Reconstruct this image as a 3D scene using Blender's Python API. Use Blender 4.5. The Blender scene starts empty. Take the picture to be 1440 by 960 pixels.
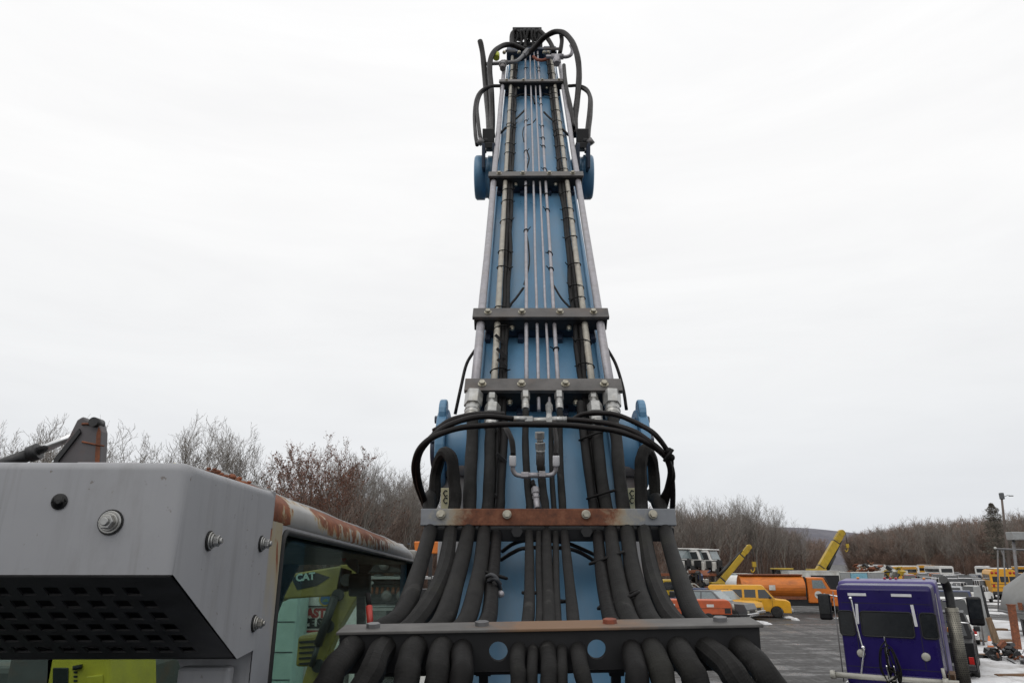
import bpy, bmesh, math, random
from mathutils import Vector, Matrix
V = Vector
R = math.radians
S = bpy.context.scene
COL = S.collection

# ------------------------------------------------------------------ camera
H = 3.6
PITCH = R(17.27)
cp, sp = math.cos(PITCH), math.sin(PITCH)
RT, UP, FW = V((1, 0, 0)), V((0, -sp, cp)), V((0, cp, sp))
CAM = V((0, 0, H))
cam_d = bpy.data.cameras.new('camera'); cam = bpy.data.objects.new('camera', cam_d); COL.objects.link(cam)
cam.location = CAM; cam.rotation_euler = (R(90) + PITCH, 0, 0)
cam_d.sensor_width = 36; cam_d.lens = 25; cam_d.clip_start = 0.05; cam_d.clip_end = 9000
S.camera = cam

def cv(x, y, z):                       # camera-axis vector -> world vector
    return RT * x + UP * y + FW * z
def P(px, py, Z):                      # a seen point at depth Z
    return CAM + cv((px - 720) / 1000 * Z, (480 - py) / 1000 * Z, Z)
def ray(px, py):
    return cv((px - 720) / 1000, (480 - py) / 1000, 1)
def hit(px, py, o, n):                 # ray meets plane
    d = ray(px, py)
    return CAM + d * ((o - CAM).dot(n) / d.dot(n))
def GX(px, Y, z=0.0):                  # world x for an image column at distance Y
    return (px - 720) / 1000 * (Y * cp + (z - H) * sp)
def ZW(py, Y):                         # world height for image row at distance Y
    k = (480 - py) / 1000
    return H + Y * (k * cp + sp) / (cp - k * sp)

# ------------------------------------------------------------------ materials
MATS = {}
def nt(name):
    m = bpy.data.materials.new(name); m.use_nodes = True
    t = m.node_tree; b = t.nodes['Principled BSDF']
    MATS[name] = m
    return m, t, b
def nd(t, ty, **kw):
    n = t.nodes.new(ty)
    for k, v in kw.items():
        if k in n.inputs.keys() if hasattr(n.inputs, 'keys') else False: n.inputs[k].default_value = v
        else: setattr(n, k, v)
    return n
def lk(t, a, b): t.links.new(a, b)
def ramp(t, fac, stops, interp='LINEAR'):
    r = t.nodes.new('ShaderNodeValToRGB'); r.color_ramp.interpolation = interp
    e = r.color_ramp.elements
    e[0].position, e[0].color = stops[0][0], (*stops[0][1], 1)
    e[1].position, e[1].color = stops[-1][0], (*stops[-1][1], 1)
    for p, c in stops[1:-1]:
        x = e.new(p); x.color = (*c, 1)
    lk(t, fac, r.inputs[0]); return r.outputs[0]
def noise(t, scale, detail=4, rough=.55, coord='Object', stretch=(1, 1, 1), dist=0, src=None, rot=0):
    if src is None:
        tc = t.nodes.new('ShaderNodeTexCoord'); src = tc.outputs[coord]
    mp = t.nodes.new('ShaderNodeMapping'); mp.inputs['Scale'].default_value = stretch; mp.inputs['Rotation'].default_value = (0, 0, R(rot))
    lk(t, src, mp.inputs[0])
    n = t.nodes.new('ShaderNodeTexNoise'); n.inputs['Scale'].default_value = scale
    n.inputs['Detail'].default_value = detail; n.inputs['Roughness'].default_value = rough
    n.inputs['Distortion'].default_value = dist
    lk(t, mp.outputs[0], n.inputs['Vector']); return n.outputs['Fac']
def mix(t, fac, a, b, mode='MIX'):
    m = t.nodes.new('ShaderNodeMix'); m.data_type = 'RGBA'; m.blend_type = mode
    if isinstance(fac, (int, float)): m.inputs[0].default_value = fac
    else: lk(t, fac, m.inputs[0])
    for i, x in ((6, a), (7, b)):
        if isinstance(x, tuple): m.inputs[i].default_value = (*x[:3], 1)
        else: lk(t, x, m.inputs[i])
    return m.outputs[2]
def math_(t, op, a, b=None, c=None):
    m = t.nodes.new('ShaderNodeMath'); m.operation = op
    for i, x in enumerate((a, b, c)):
        if x is None: continue
        if isinstance(x, (int, float)): m.inputs[i].default_value = x
        else: lk(t, x, m.inputs[i])
    return m.outputs[0]
def bump(t, b, h, strength=.3, dist=.01):
    n = t.nodes.new('ShaderNodeBump'); n.inputs['Strength'].default_value = strength
    n.inputs['Distance'].default_value = dist
    lk(t, h, n.inputs['Height']); lk(t, n.outputs[0], b.inputs['Normal'])
def mat(name, col, rough=.5, metal=0, var=.25, scale=8, dirt=None, dirt_amt=.4, bmp=0, bscale=60, stretch=(1, 1, 1), spec=.5, coat=0):
    """painted / worn surface: colour breaks up on two scales, dirt in patches, uneven gloss"""
    if name in MATS: return MATS[name]
    m, t, b = nt(name)
    n1 = noise(t, scale, 6, .6, stretch=stretch)
    lo = tuple(c * (1 - var) for c in col); hi = tuple(min(1, c * (1 + var)) for c in col)
    c = ramp(t, n1, [(.3, lo), (.7, hi)])
    if dirt:
        n2 = noise(t, scale * .37, 8, .7, stretch=stretch, dist=.6)
        f = ramp(t, n2, [(.5, (0, 0, 0)), (.72, (dirt_amt,) * 3)])
        c = mix(t, f, c, dirt)
    lk(t, c, b.inputs['Base Color'])
    rr = ramp(t, n1, [(.25, (max(.05, rough - .12),) * 3), (.75, (min(1, rough + .12),) * 3)])
    lk(t, rr, b.inputs['Roughness'])
    b.inputs['Metallic'].default_value = metal
    b.inputs['Specular IOR Level'].default_value = spec
    b.inputs['Coat Weight'].default_value = coat
    b.inputs['Coat Roughness'].default_value = .15
    if bmp: bump(t, b, noise(t, bscale, 4, .6), bmp, .004)
    return m

mat('blue_paint', (.092, .218, .352), .36, var=.17, scale=3.5, dirt=(.17, .21, .24), dirt_amt=.55, stretch=(2.2, 1, .45), bmp=.05, bscale=9)
mat('blue_dark', (.02, .032, .06), .45, dirt=(.03, .03, .03))
mat('bar_steel', (.085, .08, .077), .45, metal=.35, var=.35, scale=14, dirt=(.16, .10, .06), dirt_amt=.35, bmp=.15)
mat('clamp_black', (.010, .010, .011), .6, var=.3, scale=20)
mat('galv', (.33, .32, .34), .48, metal=.5, var=.22, scale=30, dirt=(.25, .22, .19), dirt_amt=.5, bmp=.08)
mat('galv_beige', (.34, .32, .275), .5, metal=.35, var=.25, scale=26, dirt=(.22, .18, .13), dirt_amt=.6, bmp=.1)
mat('zinc', (.36, .36, .35), .36, metal=.75, var=.2, scale=40, dirt=(.3, .26, .18), dirt_amt=.5)
mat('bolt_zinc', (.36, .34, .28), .38, metal=.7, var=.3, scale=60, dirt=(.25, .17, .09), dirt_amt=.6)
mat('bolt_rust', (.20, .055, .03), .75, var=.4, scale=60)
mat('cable_black', (.008, .0075, .0075), .6, var=.3, scale=30, bmp=.2, bscale=90, spec=.15)
mat('cable_brown', (.008, .0062, .006), .45, var=.3, scale=30, spec=.2)
mat('black_plastic', (.015, .015, .016), .45, var=.25, scale=25, dirt=(.05, .05, .045), dirt_amt=.4)
mat('louver_black', (.032, .032, .033), .5, var=.3, scale=18, dirt=(.035, .033, .03), dirt_amt=.5, bmp=.1)
mat('interior_black', (.012, .012, .014), .7, var=.3)
mat('interior_grey', (.05, .052, .058), .7, var=.2)
mat('tyre', (.018, .018, .018), .85, var=.3, scale=12, dirt=(.10, .09, .075), dirt_amt=.5, bmp=.3)
mat('rubber_trim', (.010, .010, .010), .6, var=.2)
mat('steel_grey', (.16, .16, .165), .5, metal=.4, var=.25, dirt=(.14, .08, .05), dirt_amt=.5)
mat('machine_grey', (.085, .078, .082), .55, var=.2, scale=4, dirt=(.17, .06, .025), dirt_amt=.55)
mat('machine_yellow', (.50, .42, .03), .45, var=.15, scale=4, dirt=(.12, .10, .04), dirt_amt=.5)
mat('chrome', (.75, .75, .75), .18, metal=1, var=.1)
mat('rust', (.19, .065, .03), .85, var=.5, scale=12, dirt=(.07, .03, .02), dirt_amt=.7, bmp=.3)
mat('wood_post', (.17, .115, .07), .85, var=.4, scale=6, stretch=(4, 4, .5), bmp=.3)
mat('cat_yellow', (.23, .19, .04), .5, var=.3, scale=4, dirt=(.06, .05, .03), dirt_amt=.85)
mat('crane_yellow', (.42, .28, .015), .45, var=.18, scale=3, dirt=(.12, .08, .03), dirt_amt=.5)
mat('bus_yellow', (.62, .30, .012), .42, var=.1, scale=3, dirt=(.2, .13, .05), dirt_amt=.4)
mat('van_yellow', (.66, .33, .008), .38, var=.08, scale=3, dirt=(.25, .16, .05), dirt_amt=.35)
mat('tank_orange', (.56, .16, .022), .5, var=.2, scale=2, dirt=(.12, .045, .02), dirt_amt=.75, stretch=(.6, 1, 1.6))
mat('cab_orange', (.58, .155, .016), .42, var=.1, scale=3, dirt=(.2, .07, .03), dirt_amt=.4)
mat('red_orange', (.48, .095, .03), .5, var=.15, scale=4, dirt=(.2, .08, .05), dirt_amt=.4)
mat('red_paint', (.38, .03, .02), .5, var=.2)
mat('purple_paint', (.0085, .0028, .075), .3, var=.15, scale=2, dirt=(.012, .010, .03), dirt_amt=.4, spec=.3)
mat('purple_roof', (.05, .035, .17), .35, var=.12, scale=2)
mat('white_paint', (.66, .66, .64), .45, var=.08, scale=4, dirt=(.32, .29, .25), dirt_amt=.4)
mat('white_worn', (.55, .55, .52), .6, var=.18, scale=3, dirt=(.2, .15, .1), dirt_amt=.6)
mat('reflector_white', (.58, .58, .60), .35, var=.05)
mat('silver_paint', (.36, .37, .38), .35, metal=.4, var=.1)
mat('grey_paint', (.10, .105, .11), .35, metal=.3, var=.1)
mat('navy_paint', (.02, .035, .10), .35, var=.1)
mat('red_car', (.33, .025, .02), .35, var=.1)
mat('black_car', (.008, .008, .009), .4, var=.2, spec=.25)
mat('green_paint', (.10, .16, .05), .5, var=.2)
mat('lime_paint', (.50, .55, .04), .5, var=.2)
mat('lightblue_paint', (.20, .42, .52), .5, var=.12, dirt=(.18, .15, .12), dirt_amt=.4)
mat('container_grey', (.30, .31, .31), .6, var=.12, dirt=(.18, .12, .08), dirt_amt=.4)
mat('car_glass', (.012, .014, .016), .08, var=.1, spec=.8)
mat('pale_glass', (.18, .22, .23), .12, var=.2, spec=.8)
mat('lamp_red', (.35, .012, .01), .25, var=.1)
mat('lamp_amber', (.65, .22, .02), .25, var=.1)
mat('lamp_clear', (.34, .33, .29), .2, var=.1)
mat('sticker_cream', (.60, .56, .36), .5, var=.06)
mat('sticker_blue', (.03, .10, .22), .4, var=.1)
mat('ink_black', (.012, .012, .012), .5, var=.1)
mat('ink_red', (.33, .03, .03), .5, var=.1)
mat('ink_white', (.75, .75, .73), .5, var=.05)
mat('mint_paint', (.40, .55, .51), .5, var=.1, dirt=(.25, .3, .28), dirt_amt=.3)
mat('cone_orange', (.60, .18, .06), .6, var=.2)
mat('tank_grey', (.24, .243, .238), .65, var=.14, scale=1.4, dirt=(.16, .14, .11), dirt_amt=.5, bmp=.1, bscale=14)
mat('stack_shield', (.20, .19, .16), .45, metal=.7, var=.35, scale=9, dirt=(.06, .05, .04), dirt_amt=.6)
mat('foam_yellow', (.50, .44, .16), .9, var=.3, scale=60, bmp=.6)
mat('bark', (.125, .10, .086), .9, var=.35, scale=3, stretch=(1, 1, .3))
mat('bark_pale', (.20, .18, .155), .9, var=.3, scale=3, stretch=(1, 1, .3))
mat('twig', (.21, .152, .122), .9, var=.25, scale=.6)  # lightened as a stand-in for haze over the wood
mat('twig_grey', (.20, .18, .16), .9, var=.25, scale=.6)
mat('oak_leaf', (.155, .058, .034), .85, var=.4, scale=1.5)
mat('brush_leaf', (.15, .096, .072), .9, var=.45, scale=.4)
mat('pine_leaf', (.075, .066, .05), .9, var=.4, scale=1)
mat('snow_white', (.62, .62, .63), .6, var=.10, scale=2.2, dirt=(.20, .175, .15), dirt_amt=.85, bmp=.5, bscale=4)
mat('plank_brown', (.15, .085, .045), .85, var=.4, scale=3)

def _hose():
    m, t, b = nt('hose')
    n = noise(t, 22, 6, .65)
    c = ramp(t, n, [(.3, (.0075, .0072, .007)), (.72, (.018, .0174, .0168))])
    n2 = noise(t, 3.2, 5, .6, dist=.4)
    f = ramp(t, n2, [(.58, (0, 0, 0)), (.8, (.55, .55, .55))])
    c = mix(t, f, c, (.036, .036, .027))
    sc = noise(t, 5, 9, .78, stretch=(1, 1, 1), dist=1.5)
    c = mix(t, ramp(t, sc, [(.60, (0, 0, 0)), (.66, (.55,) * 3), (.72, (0, 0, 0))]), c, (.055, .053, .05))
    uv = t.nodes.new('ShaderNodeTexCoord')
    w = t.nodes.new('ShaderNodeTexWave'); w.wave_type = 'BANDS'; w.bands_direction = 'X'
    w.inputs['Scale'].default_value = 60; w.inputs['Distortion'].default_value = .6
    lk(t, uv.outputs['UV'], w.inputs['Vector'])
    w2 = t.nodes.new('ShaderNodeTexWave'); w2.bands_direction = 'Y'
    w2.inputs['Scale'].default_value = 8; w2.inputs['Distortion'].default_value = .3
    lk(t, uv.outputs['UV'], w2.inputs['Vector'])
    h = math_(t, 'MULTIPLY', math_(t, 'ADD', w.outputs['Fac'], w2.outputs['Fac']), .10)
    h = math_(t, 'ADD', h, math_(t, 'MULTIPLY', noise(t, 140, 3, .6), .8))
    lk(t, c, b.inputs['Base Color']); b.inputs['Roughness'].default_value = .72
    b.inputs['Specular IOR Level'].default_value = .17
    bump(t, b, h, .6, .002)
_hose()
def _flat_hose():                       # sleeve with a flattened, paler face
    mat('hose_flat', (.030, .040, .041), .6, var=.25, scale=20, bmp=.15, bscale=120)
_flat_hose()

def _rusty_bar():
    m, t, b = nt('rusty_bar')
    tc = t.nodes.new('ShaderNodeTexCoord'); sx = t.nodes.new('ShaderNodeSeparateXYZ')
    lk(t, tc.outputs['Generated'], sx.inputs[0])
    n = noise(t, 16, 8, .7, dist=.5)
    e = math_(t, 'SUBTRACT', .5, math_(t, 'ABSOLUTE', math_(t, 'SUBTRACT', sx.outputs[0], .455)))
    f = math_(t, 'ADD', e, math_(t, 'MULTIPLY', math_(t, 'SUBTRACT', n, .5), .26))
    msk = ramp(t, f, [(.13, (0, 0, 0)), (.23, (1, 1, 1))])
    halo = ramp(t, f, [(.09, (0, 0, 0)), (.18, (1, 1, 1))])
    rustc = ramp(t, noise(t, 34, 8, .7), [(.28, (.055, .020, .011)), (.52, (.125, .042, .019)), (.75, (.20, .085, .045))])
    base = ramp(t, noise(t, 20, 5, .6), [(.3, (.115, .125, .14)), (.7, (.16, .17, .185))])
    c = mix(t, halo, base, (.30, .26, .17)); c = mix(t, msk, c, rustc)
    lk(t, c, b.inputs['Base Color'])
    lk(t, ramp(t, msk, [(0, (.42,) * 3), (1, (.85,) * 3)]), b.inputs['Roughness'])
    bump(t, b, noise(t, 70, 6, .7), .25, .003)
_rusty_bar()

def _edge_bar():                        # wide lower bar: grey top flange with a rust-brown middle
    m, t, b = nt('flange_bar')
    tc = t.nodes.new('ShaderNodeTexCoord'); sx = t.nodes.new('ShaderNodeSeparateXYZ')
    lk(t, tc.outputs['Generated'], sx.inputs[0])
    n = noise(t, 9, 8, .7, dist=.8)
    e = math_(t, 'SUBTRACT', .5, math_(t, 'ABSOLUTE', math_(t, 'SUBTRACT', sx.outputs[0], .53)))
    f = math_(t, 'ADD', e, math_(t, 'MULTIPLY', math_(t, 'SUBTRACT', n, .5), .5))
    base = ramp(t, noise(t, 18, 6, .65), [(.3, (.075, .072, .069)), (.7, (.125, .12, .114))])
    c = mix(t, ramp(t, f, [(.26, (0, 0, 0)), (.42, (.85,) * 3)]), base, (.21, .118, .062))
    lk(t, c, b.inputs['Base Color']); b.inputs['Roughness'].default_value = .6
    b.inputs['Metallic'].default_value = .15
    bump(t, b, noise(t, 60, 5, .7), .2, .002)
_edge_bar()

def _cab_paint():
    m, t, b = nt('cab_paint')
    n = noise(t, 5, 6, .6)
    c = ramp(t, n, [(.3, (.25, .254, .268)), (.7, (.285, .288, .30))])
    st = noise(t, 9, 5, .6, stretch=(3, 3, .25))
    c = mix(t, ramp(t, st, [(.53, (0, 0, 0)), (.75, (.45,) * 3)]), c, (.165, .162, .162))
    sp_ = noise(t, 70, 3, .6)
    c = mix(t, ramp(t, sp_, [(.68, (0, 0, 0)), (.73, (.75,) * 3)]), c, (.12, .10, .085))
    gr = noise(t, 3.2, 9, .75, stretch=(1, 1, .5), dist=.8)
    c = mix(t, ramp(t, gr, [(.48, (0, 0, 0)), (.7, (.55,) * 3)]), c, (.185, .18, .175))
    s2 = noise(t, 26, 4, .6, stretch=(1, 1, .06))
    c = mix(t, ramp(t, s2, [(.60, (0, 0, 0)), (.70, (.38,) * 3)]), c, (.15, .145, .14))
    lk(t, c, b.inputs['Base Color']); b.inputs['Roughness'].default_value = .5
    bump(t, b, noise(t, 6, 3, .5), .05, .01)
_cab_paint()

def _cab_rust():                        # roof rail: peeling grey paint, rust bleeding down
    m, t, b = nt('cab_rust')
    tc = t.nodes.new('ShaderNodeTexCoord'); sx = t.nodes.new('ShaderNodeSeparateXYZ')
    lk(t, tc.outputs['UV'], sx.inputs[0])
    along = sx.outputs[0]; down = sx.outputs[1]
    n = noise(t, 1, 8, .66, coord='UV', stretch=(58, 2.6, 1), dist=.35)
    a = ramp(t, along, [(0, (1.0,) * 3), (.06, (1.0,) * 3), (.085, (.25,) * 3), (.14, (.2,) * 3), (.165, (.6,) * 3), (.21, (.82,) * 3),
                        (.58, (.82,) * 3), (.70, (.45,) * 3), (1, (.08,) * 3)])
    f = math_(t, 'SUBTRACT', math_(t, 'ADD', a, math_(t, 'MULTIPLY', math_(t, 'SUBTRACT', n, .5), 2.5)), math_(t, 'MULTIPLY', down, .85))
    rustc = ramp(t, noise(t, 26, 8, .7), [(.3, (.095, .028, .012)), (.52, (.18, .055, .022)), (.7, (.33, .125, .045))])
    base = ramp(t, noise(t, 12, 6, .6), [(.3, (.265, .26, .25)), (.7, (.33, .323, .31))])
    c = mix(t, ramp(t, f, [(-.0, (0, 0, 0)), (.18, (1, 1, 1))]), base, (.33, .255, .13))
    c = mix(t, ramp(t, f, [(.14, (0, 0, 0)), (.30, (1, 1, 1))]), c, rustc)
    lk(t, c, b.inputs['Base Color'])
    lk(t, ramp(t, f, [(.17, (.45,) * 3), (.24, (.8,) * 3)]), b.inputs['Roughness'])
    bump(t, b, noise(t, 40, 6, .7), .2, .003)
_cab_rust()

def _pillar():                          # grey pillar, yellowed and rust-streaked near its top
    m, t, b = nt('pillar_paint')
    tc = t.nodes.new('ShaderNodeTexCoord'); sx = t.nodes.new('ShaderNodeSeparateXYZ')
    lk(t, tc.outputs['UV'], sx.inputs[0])
    n = noise(t, 14, 8, .65, stretch=(1, 1, .35), dist=.4)
    f = math_(t, 'SUBTRACT', n, math_(t, 'MULTIPLY', sx.outputs[1], .55))
    base = ramp(t, noise(t, 10, 6, .6), [(.3, (.24, .24, .25)), (.7, (.285, .285, .295))])
    c = mix(t, ramp(t, f, [(.28, (0, 0, 0)), (.5, (.9,) * 3)]), base, (.31, .265, .17))
    c = mix(t, ramp(t, f, [(.53, (0, 0, 0)), (.57, (1, 1, 1))]), c, (.19, .055, .02))
    lk(t, c, b.inputs['Base Color']); b.inputs['Roughness'].default_value = .5
_pillar()

def _glass():
    m, t, b = nt('cab_glass')
    t.nodes.remove(b); out = t.nodes['Material Output']
    tr = t.nodes.new('ShaderNodeBsdfTransparent'); tr.inputs[0].default_value = (.79, .855, .828, 1)
    gl = t.nodes.new('ShaderNodeBsdfGlossy'); gl.inputs['Roughness'].default_value = .02
    gl.inputs[0].default_value = (.9, .95, .95, 1)
    fr = t.nodes.new('ShaderNodeLayerWeight'); fr.inputs[0].default_value = .05
    mx = t.nodes.new('ShaderNodeMixShader'); lk(t, math_(t, 'MULTIPLY', fr.outputs[0], .16), mx.inputs[0])
    lk(t, tr.outputs[0], mx.inputs[1]); lk(t, gl.outputs[0], mx.inputs[2])
    lk(t, mx.outputs[0], out.inputs[0])
_glass()

def _ground():
    m, t, b = nt('yard_asphalt')
    big = noise(t, .05, 6, .6, dist=.5)
    track = noise(t, .55, 8, .64, stretch=(.12, 1.5, 1), dist=.6, rot=-38)
    tr2 = noise(t, .5, 7, .62, stretch=(1.7, .10, 1), dist=.5, rot=12)
    fine = noise(t, 4, 9, .74)
    tk = math_(t, 'ADD', math_(t, 'MULTIPLY', track, .62), math_(t, 'MULTIPLY', tr2, .38))
    c = ramp(t, tk, [(.39, (.009, .0086, .0086)), (.48, (.020, .0188, .0184)), (.555, (.040, .038, .037)), (.61, (.12, .118, .117)), (.68, (.24, .24, .243))])
    c = mix(t, ramp(t, big, [(.42, (0, 0, 0)), (.60, (.55,) * 3)]), c, (.034, .031, .029))
    c = mix(t, ramp(t, fine, [(.44, (0, 0, 0)), (.72, (.45,) * 3)]), c, (.085, .08, .076))
    lk(t, c, b.inputs['Base Color'])
    lk(t, ramp(t, math_(t, 'ADD', math_(t, 'MULTIPLY', tk, .7), math_(t, 'MULTIPLY', fine, .3)), [(.40, (.14,) * 3), (.47, (.45,) * 3), (.56, (.9,) * 3)]), b.inputs['Roughness'])
    b.inputs['Specular IOR Level'].default_value = .35
    bump(t, b, noise(t, 3, 8, .7), .5, .04)
    m, t, b = nt('hill_litter')
    c = ramp(t, noise(t, .25, 8, .7), [(.3, (.055, .042, .034)), (.55, (.085, .062, .05)), (.75, (.12, .09, .075))])
    lk(t, c, b.inputs['Base Color']); b.inputs['Roughness'].default_value = .95
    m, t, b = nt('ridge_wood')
    c = ramp(t, noise(t, .02, 8, .75, stretch=(1, 1, 3)), [(.3, (.10, .10, .12)), (.7, (.17, .165, .185))])  # blue-grey of distance haze put into the ridge colour
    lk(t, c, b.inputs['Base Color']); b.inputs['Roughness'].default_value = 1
_ground()

# ------------------------------------------------------------------ mesh helpers
class MB:
    def __init__(s, M=None):
        s.v = []; s.f = []; s.sm = []; s.mi = []; s.uv = {}; s.M = M; s.cur = 0
    def add(s, vs, fs, smooth=False):
        o = len(s.v)
        for p in vs:
            p = V(p); s.v.append(s.M @ p if s.M else p)
        for f in fs:
            s.f.append([o + i for i in f]); s.sm.append(smooth); s.mi.append(s.cur)
        return o
    def frame(s, o, ax, ay, az, sx, sy, sz):       # box from a corner-centred frame
        o = V(o); vs = []
        for k in (-.5, .5):
            for j in (-.5, .5):
                for i in (-.5, .5): vs.append(o + ax * (sx * i) + ay * (sy * j) + az * (sz * k))
        s.add(vs, [(0, 2, 3, 1), (4, 5, 7, 6), (0, 1, 5, 4), (2, 6, 7, 3), (0, 4, 6, 2), (1, 3, 7, 5)]); return s
    def box(s, c, sz, rz=0, ry=0):
        m = Matrix.Rotation(rz, 3, 'Z') @ Matrix.Rotation(ry, 3, 'Y')
        return s.frame(c, m @ V((1, 0, 0)), m @ V((0, 1, 0)), m @ V((0, 0, 1)), *sz)
    def tube(s, pts, r, n=12, cap=True, smooth=True, sq=None):
        pts = [V(p) for p in pts]; N = len(pts)
        rs = r if isinstance(r, (list, tuple)) else [r] * N
        T = []
        for i in range(N):
            a = pts[max(i - 1, 0)]; b = pts[min(i + 1, N - 1)]; d = (b - a)
            T.append(d.normalized() if d.length > 1e-9 else V((0, 0, 1)))
        ref = V((1, 0, 0)) if abs(T[0].x) < .8 else V((0, 0, 1))
        nn = (ref - T[0] * ref.dot(T[0])).normalized()
        vs = []; L = 0; us = []
        for i in range(N):
            nn = (nn - T[i] * nn.dot(T[i])).normalized(); bb = T[i].cross(nn)
            if i: L += (pts[i] - pts[i - 1]).length
            us.append(L)
            for k in range(n):
                a = 2 * math.pi * k / n
                q = rs[i]
                vs.append(pts[i] + (nn * math.cos(a) + bb * math.sin(a) * (sq or 1)) * q)
        fs = []
        f0 = len(s.f)
        for i in range(N - 1):
            for k in range(n):
                k2 = (k + 1) % n
                fs.append((i * n + k, i * n + k2, (i + 1) * n + k2, (i + 1) * n + k))
                s.uv[f0 + len(fs) - 1] = [(us[i], k / n), (us[i], (k + 1) / n), (us[i + 1], (k + 1) / n), (us[i + 1], k / n)]
        s.add(vs, fs, smooth)
        if cap:
            o = len(s.v) - len(vs)
            s.f.append([o + k for k in range(n)][::-1]); s.sm.append(False); s.mi.append(s.cur)
            s.f.append([o + (N - 1) * n + k for k in range(n)]); s.sm.append(False); s.mi.append(s.cur)
        return s
    def cyl(s, a, b, r, r2=None, n=16, smooth=True):
        return s.tube([a, b], [r, r if r2 is None else r2], n, True, smooth)
    def hexa(s, a, b, r): return s.tube([a, b], r, 6, True, False)
    def lathe(s, o, ax, prof, n=20):               # prof: (distance along axis, radius)
        ax = V(ax).normalized()
        return s.tube([V(o) + ax * (d + i * 1e-5) for i, (d, _) in enumerate(prof)], [q for _, q in prof], n, True, True)
    def poly(s, pts, off):                         # a flat outline given a thickness
        pts = [V(p) for p in pts]; off = V(off); n = len(pts)
        s.add(pts + [p + off for p in pts], [tuple(range(n))[::-1], tuple(range(n, 2 * n))] +
              [(i, (i + 1) % n, n + (i + 1) % n, n + i) for i in range(n)]); return s
    def quad(s, *pts): s.add(pts, [tuple(range(len(pts)))]); return s
    def ball(s, c, r, n=10, sz=(1, 1, 1)):
        c = V(c); vs = []; fs = []
        for i in range(1, n):
            t = math.pi * i / n
            for k in range(n): vs.append(c + V((math.sin(t) * math.cos(2 * math.pi * k / n) * sz[0], math.sin(t) * math.sin(2 * math.pi * k / n) * sz[1], math.cos(t) * sz[2])) * r)
        for i in range(n - 2):
            for k in range(n): fs.append((i * n + k, (i + 1) * n + k, (i + 1) * n + (k + 1) % n, i * n + (k + 1) % n))
        fs.append(tuple(range(n))); fs.append(tuple((n - 2) * n + k for k in range(n))[::-1])
        s.add(vs, fs, True); return s
    def build(s, name, m, parent=None, bevel=0, seg=2):
        me = bpy.data.meshes.new(name)
        me.from_pydata([tuple(p) for p in s.v], [], s.f)
        me.polygons.foreach_set('use_smooth', s.sm)
        me.polygons.foreach_set('material_index', s.mi)
        if s.uv:
            ul = me.uv_layers.new(name='UVMap')
            for p in me.polygons:
                q = s.uv.get(p.index)
                if q:
                    for li, c in zip(p.loop_indices, q): ul.data[li].uv = c
        for x in (m if isinstance(m, (list, tuple)) else [m]): me.materials.append(MATS[x] if isinstance(x, str) else x)
        me.validate(); me.update()
        b = bmesh.new(); b.from_mesh(me); bmesh.ops.recalc_face_normals(b, faces=b.faces); b.to_mesh(me); b.free()
        o = bpy.data.objects.new(name, me); COL.objects.link(o)
        if parent: o.parent = parent
        if bevel:
            w = o.modifiers.new('bevel', 'BEVEL'); w.width = bevel; w.segments = seg; w.limit_method = 'ANGLE'; w.angle_limit = R(35)
            w.harden_normals = False
        return o

def plate(name, outer, holes, thick, M, m, parent=None):
    """sheet with real openings: outline and holes in a flat (x, y) frame, placed by M"""
    c = bpy.data.curves.new(name, 'CURVE'); c.dimensions = '2D'; c.fill_mode = 'BOTH'; c.extrude = thick / 2
    for pl in [outer] + holes:
        sl = c.splines.new('POLY'); sl.points.add(len(pl) - 1); sl.use_cyclic_u = True
        for p, q in zip(sl.points, pl): p.co = (q[0], q[1], 0, 1)
    tmp = bpy.data.objects.new('tmp', c); COL.objects.link(tmp)
    dg = bpy.context.evaluated_depsgraph_get()
    me = bpy.data.meshes.new_from_object(tmp.evaluated_get(dg)); me.name = name
    bpy.data.objects.remove(tmp); bpy.data.curves.remove(c)
    me.transform(M); me.materials.clear(); me.materials.append(MATS[m])
    for p in me.polygons: p.use_smooth = False
    o = bpy.data.objects.new(name, me); COL.objects.link(o); o.parent = parent
    return o
def text(name, body, size, M, m, parent=None, bold=.0, ext=.001):
    c = bpy.data.curves.new(name, 'FONT'); c.body = body; c.size = size; c.extrude = ext; c.offset = bold
    c.align_x = 'CENTER'; c.align_y = 'CENTER'
    tmp = bpy.data.objects.new('tmp', c); COL.objects.link(tmp)
    dg = bpy.context.evaluated_depsgraph_get()
    me = bpy.data.meshes.new_from_object(tmp.evaluated_get(dg)); me.name = name
    bpy.data.objects.remove(tmp); bpy.data.curves.remove(c)
    me.transform(M); me.materials.clear(); me.materials.append(MATS[m])
    o = bpy.data.objects.new(name, me); COL.objects.link(o); o.parent = parent
    return o
def fm(o, ax, ay):                                 # frame matrix: x along ax, y along ay, z out
    ax = V(ax).normalized(); az = ax.cross(V(ay)).normalized(); ay = az.cross(ax)
    return Matrix(((ax.x, ay.x, az.x, o.x), (ax.y, ay.y, az.y, o.y), (ax.z, ay.z, az.z, o.z), (0, 0, 0, 1)))
def circ(x, y, r, n=24): return [(x + r * math.cos(2 * math.pi * i / n), y + r * math.sin(2 * math.pi * i / n)) for i in range(n)]
def spl(pts, k=6):                                 # smooth path through points
    pts = [V(p) for p in pts]; out = []
    q = [pts[0] * 2 - pts[1]] + pts + [pts[-1] * 2 - pts[-2]]
    for i in range(1, len(q) - 2):
        a, b, c, d = q[i - 1:i + 3]
        for j in range(k):
            t = j / k
            out.append(.5 * ((2 * b) + (c - a) * t + (2 * a - 5 * b + 4 * c - d) * t * t + (3 * b - a - 3 * c + d) * t ** 3))
    out.append(pts[-1]); return out

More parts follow.
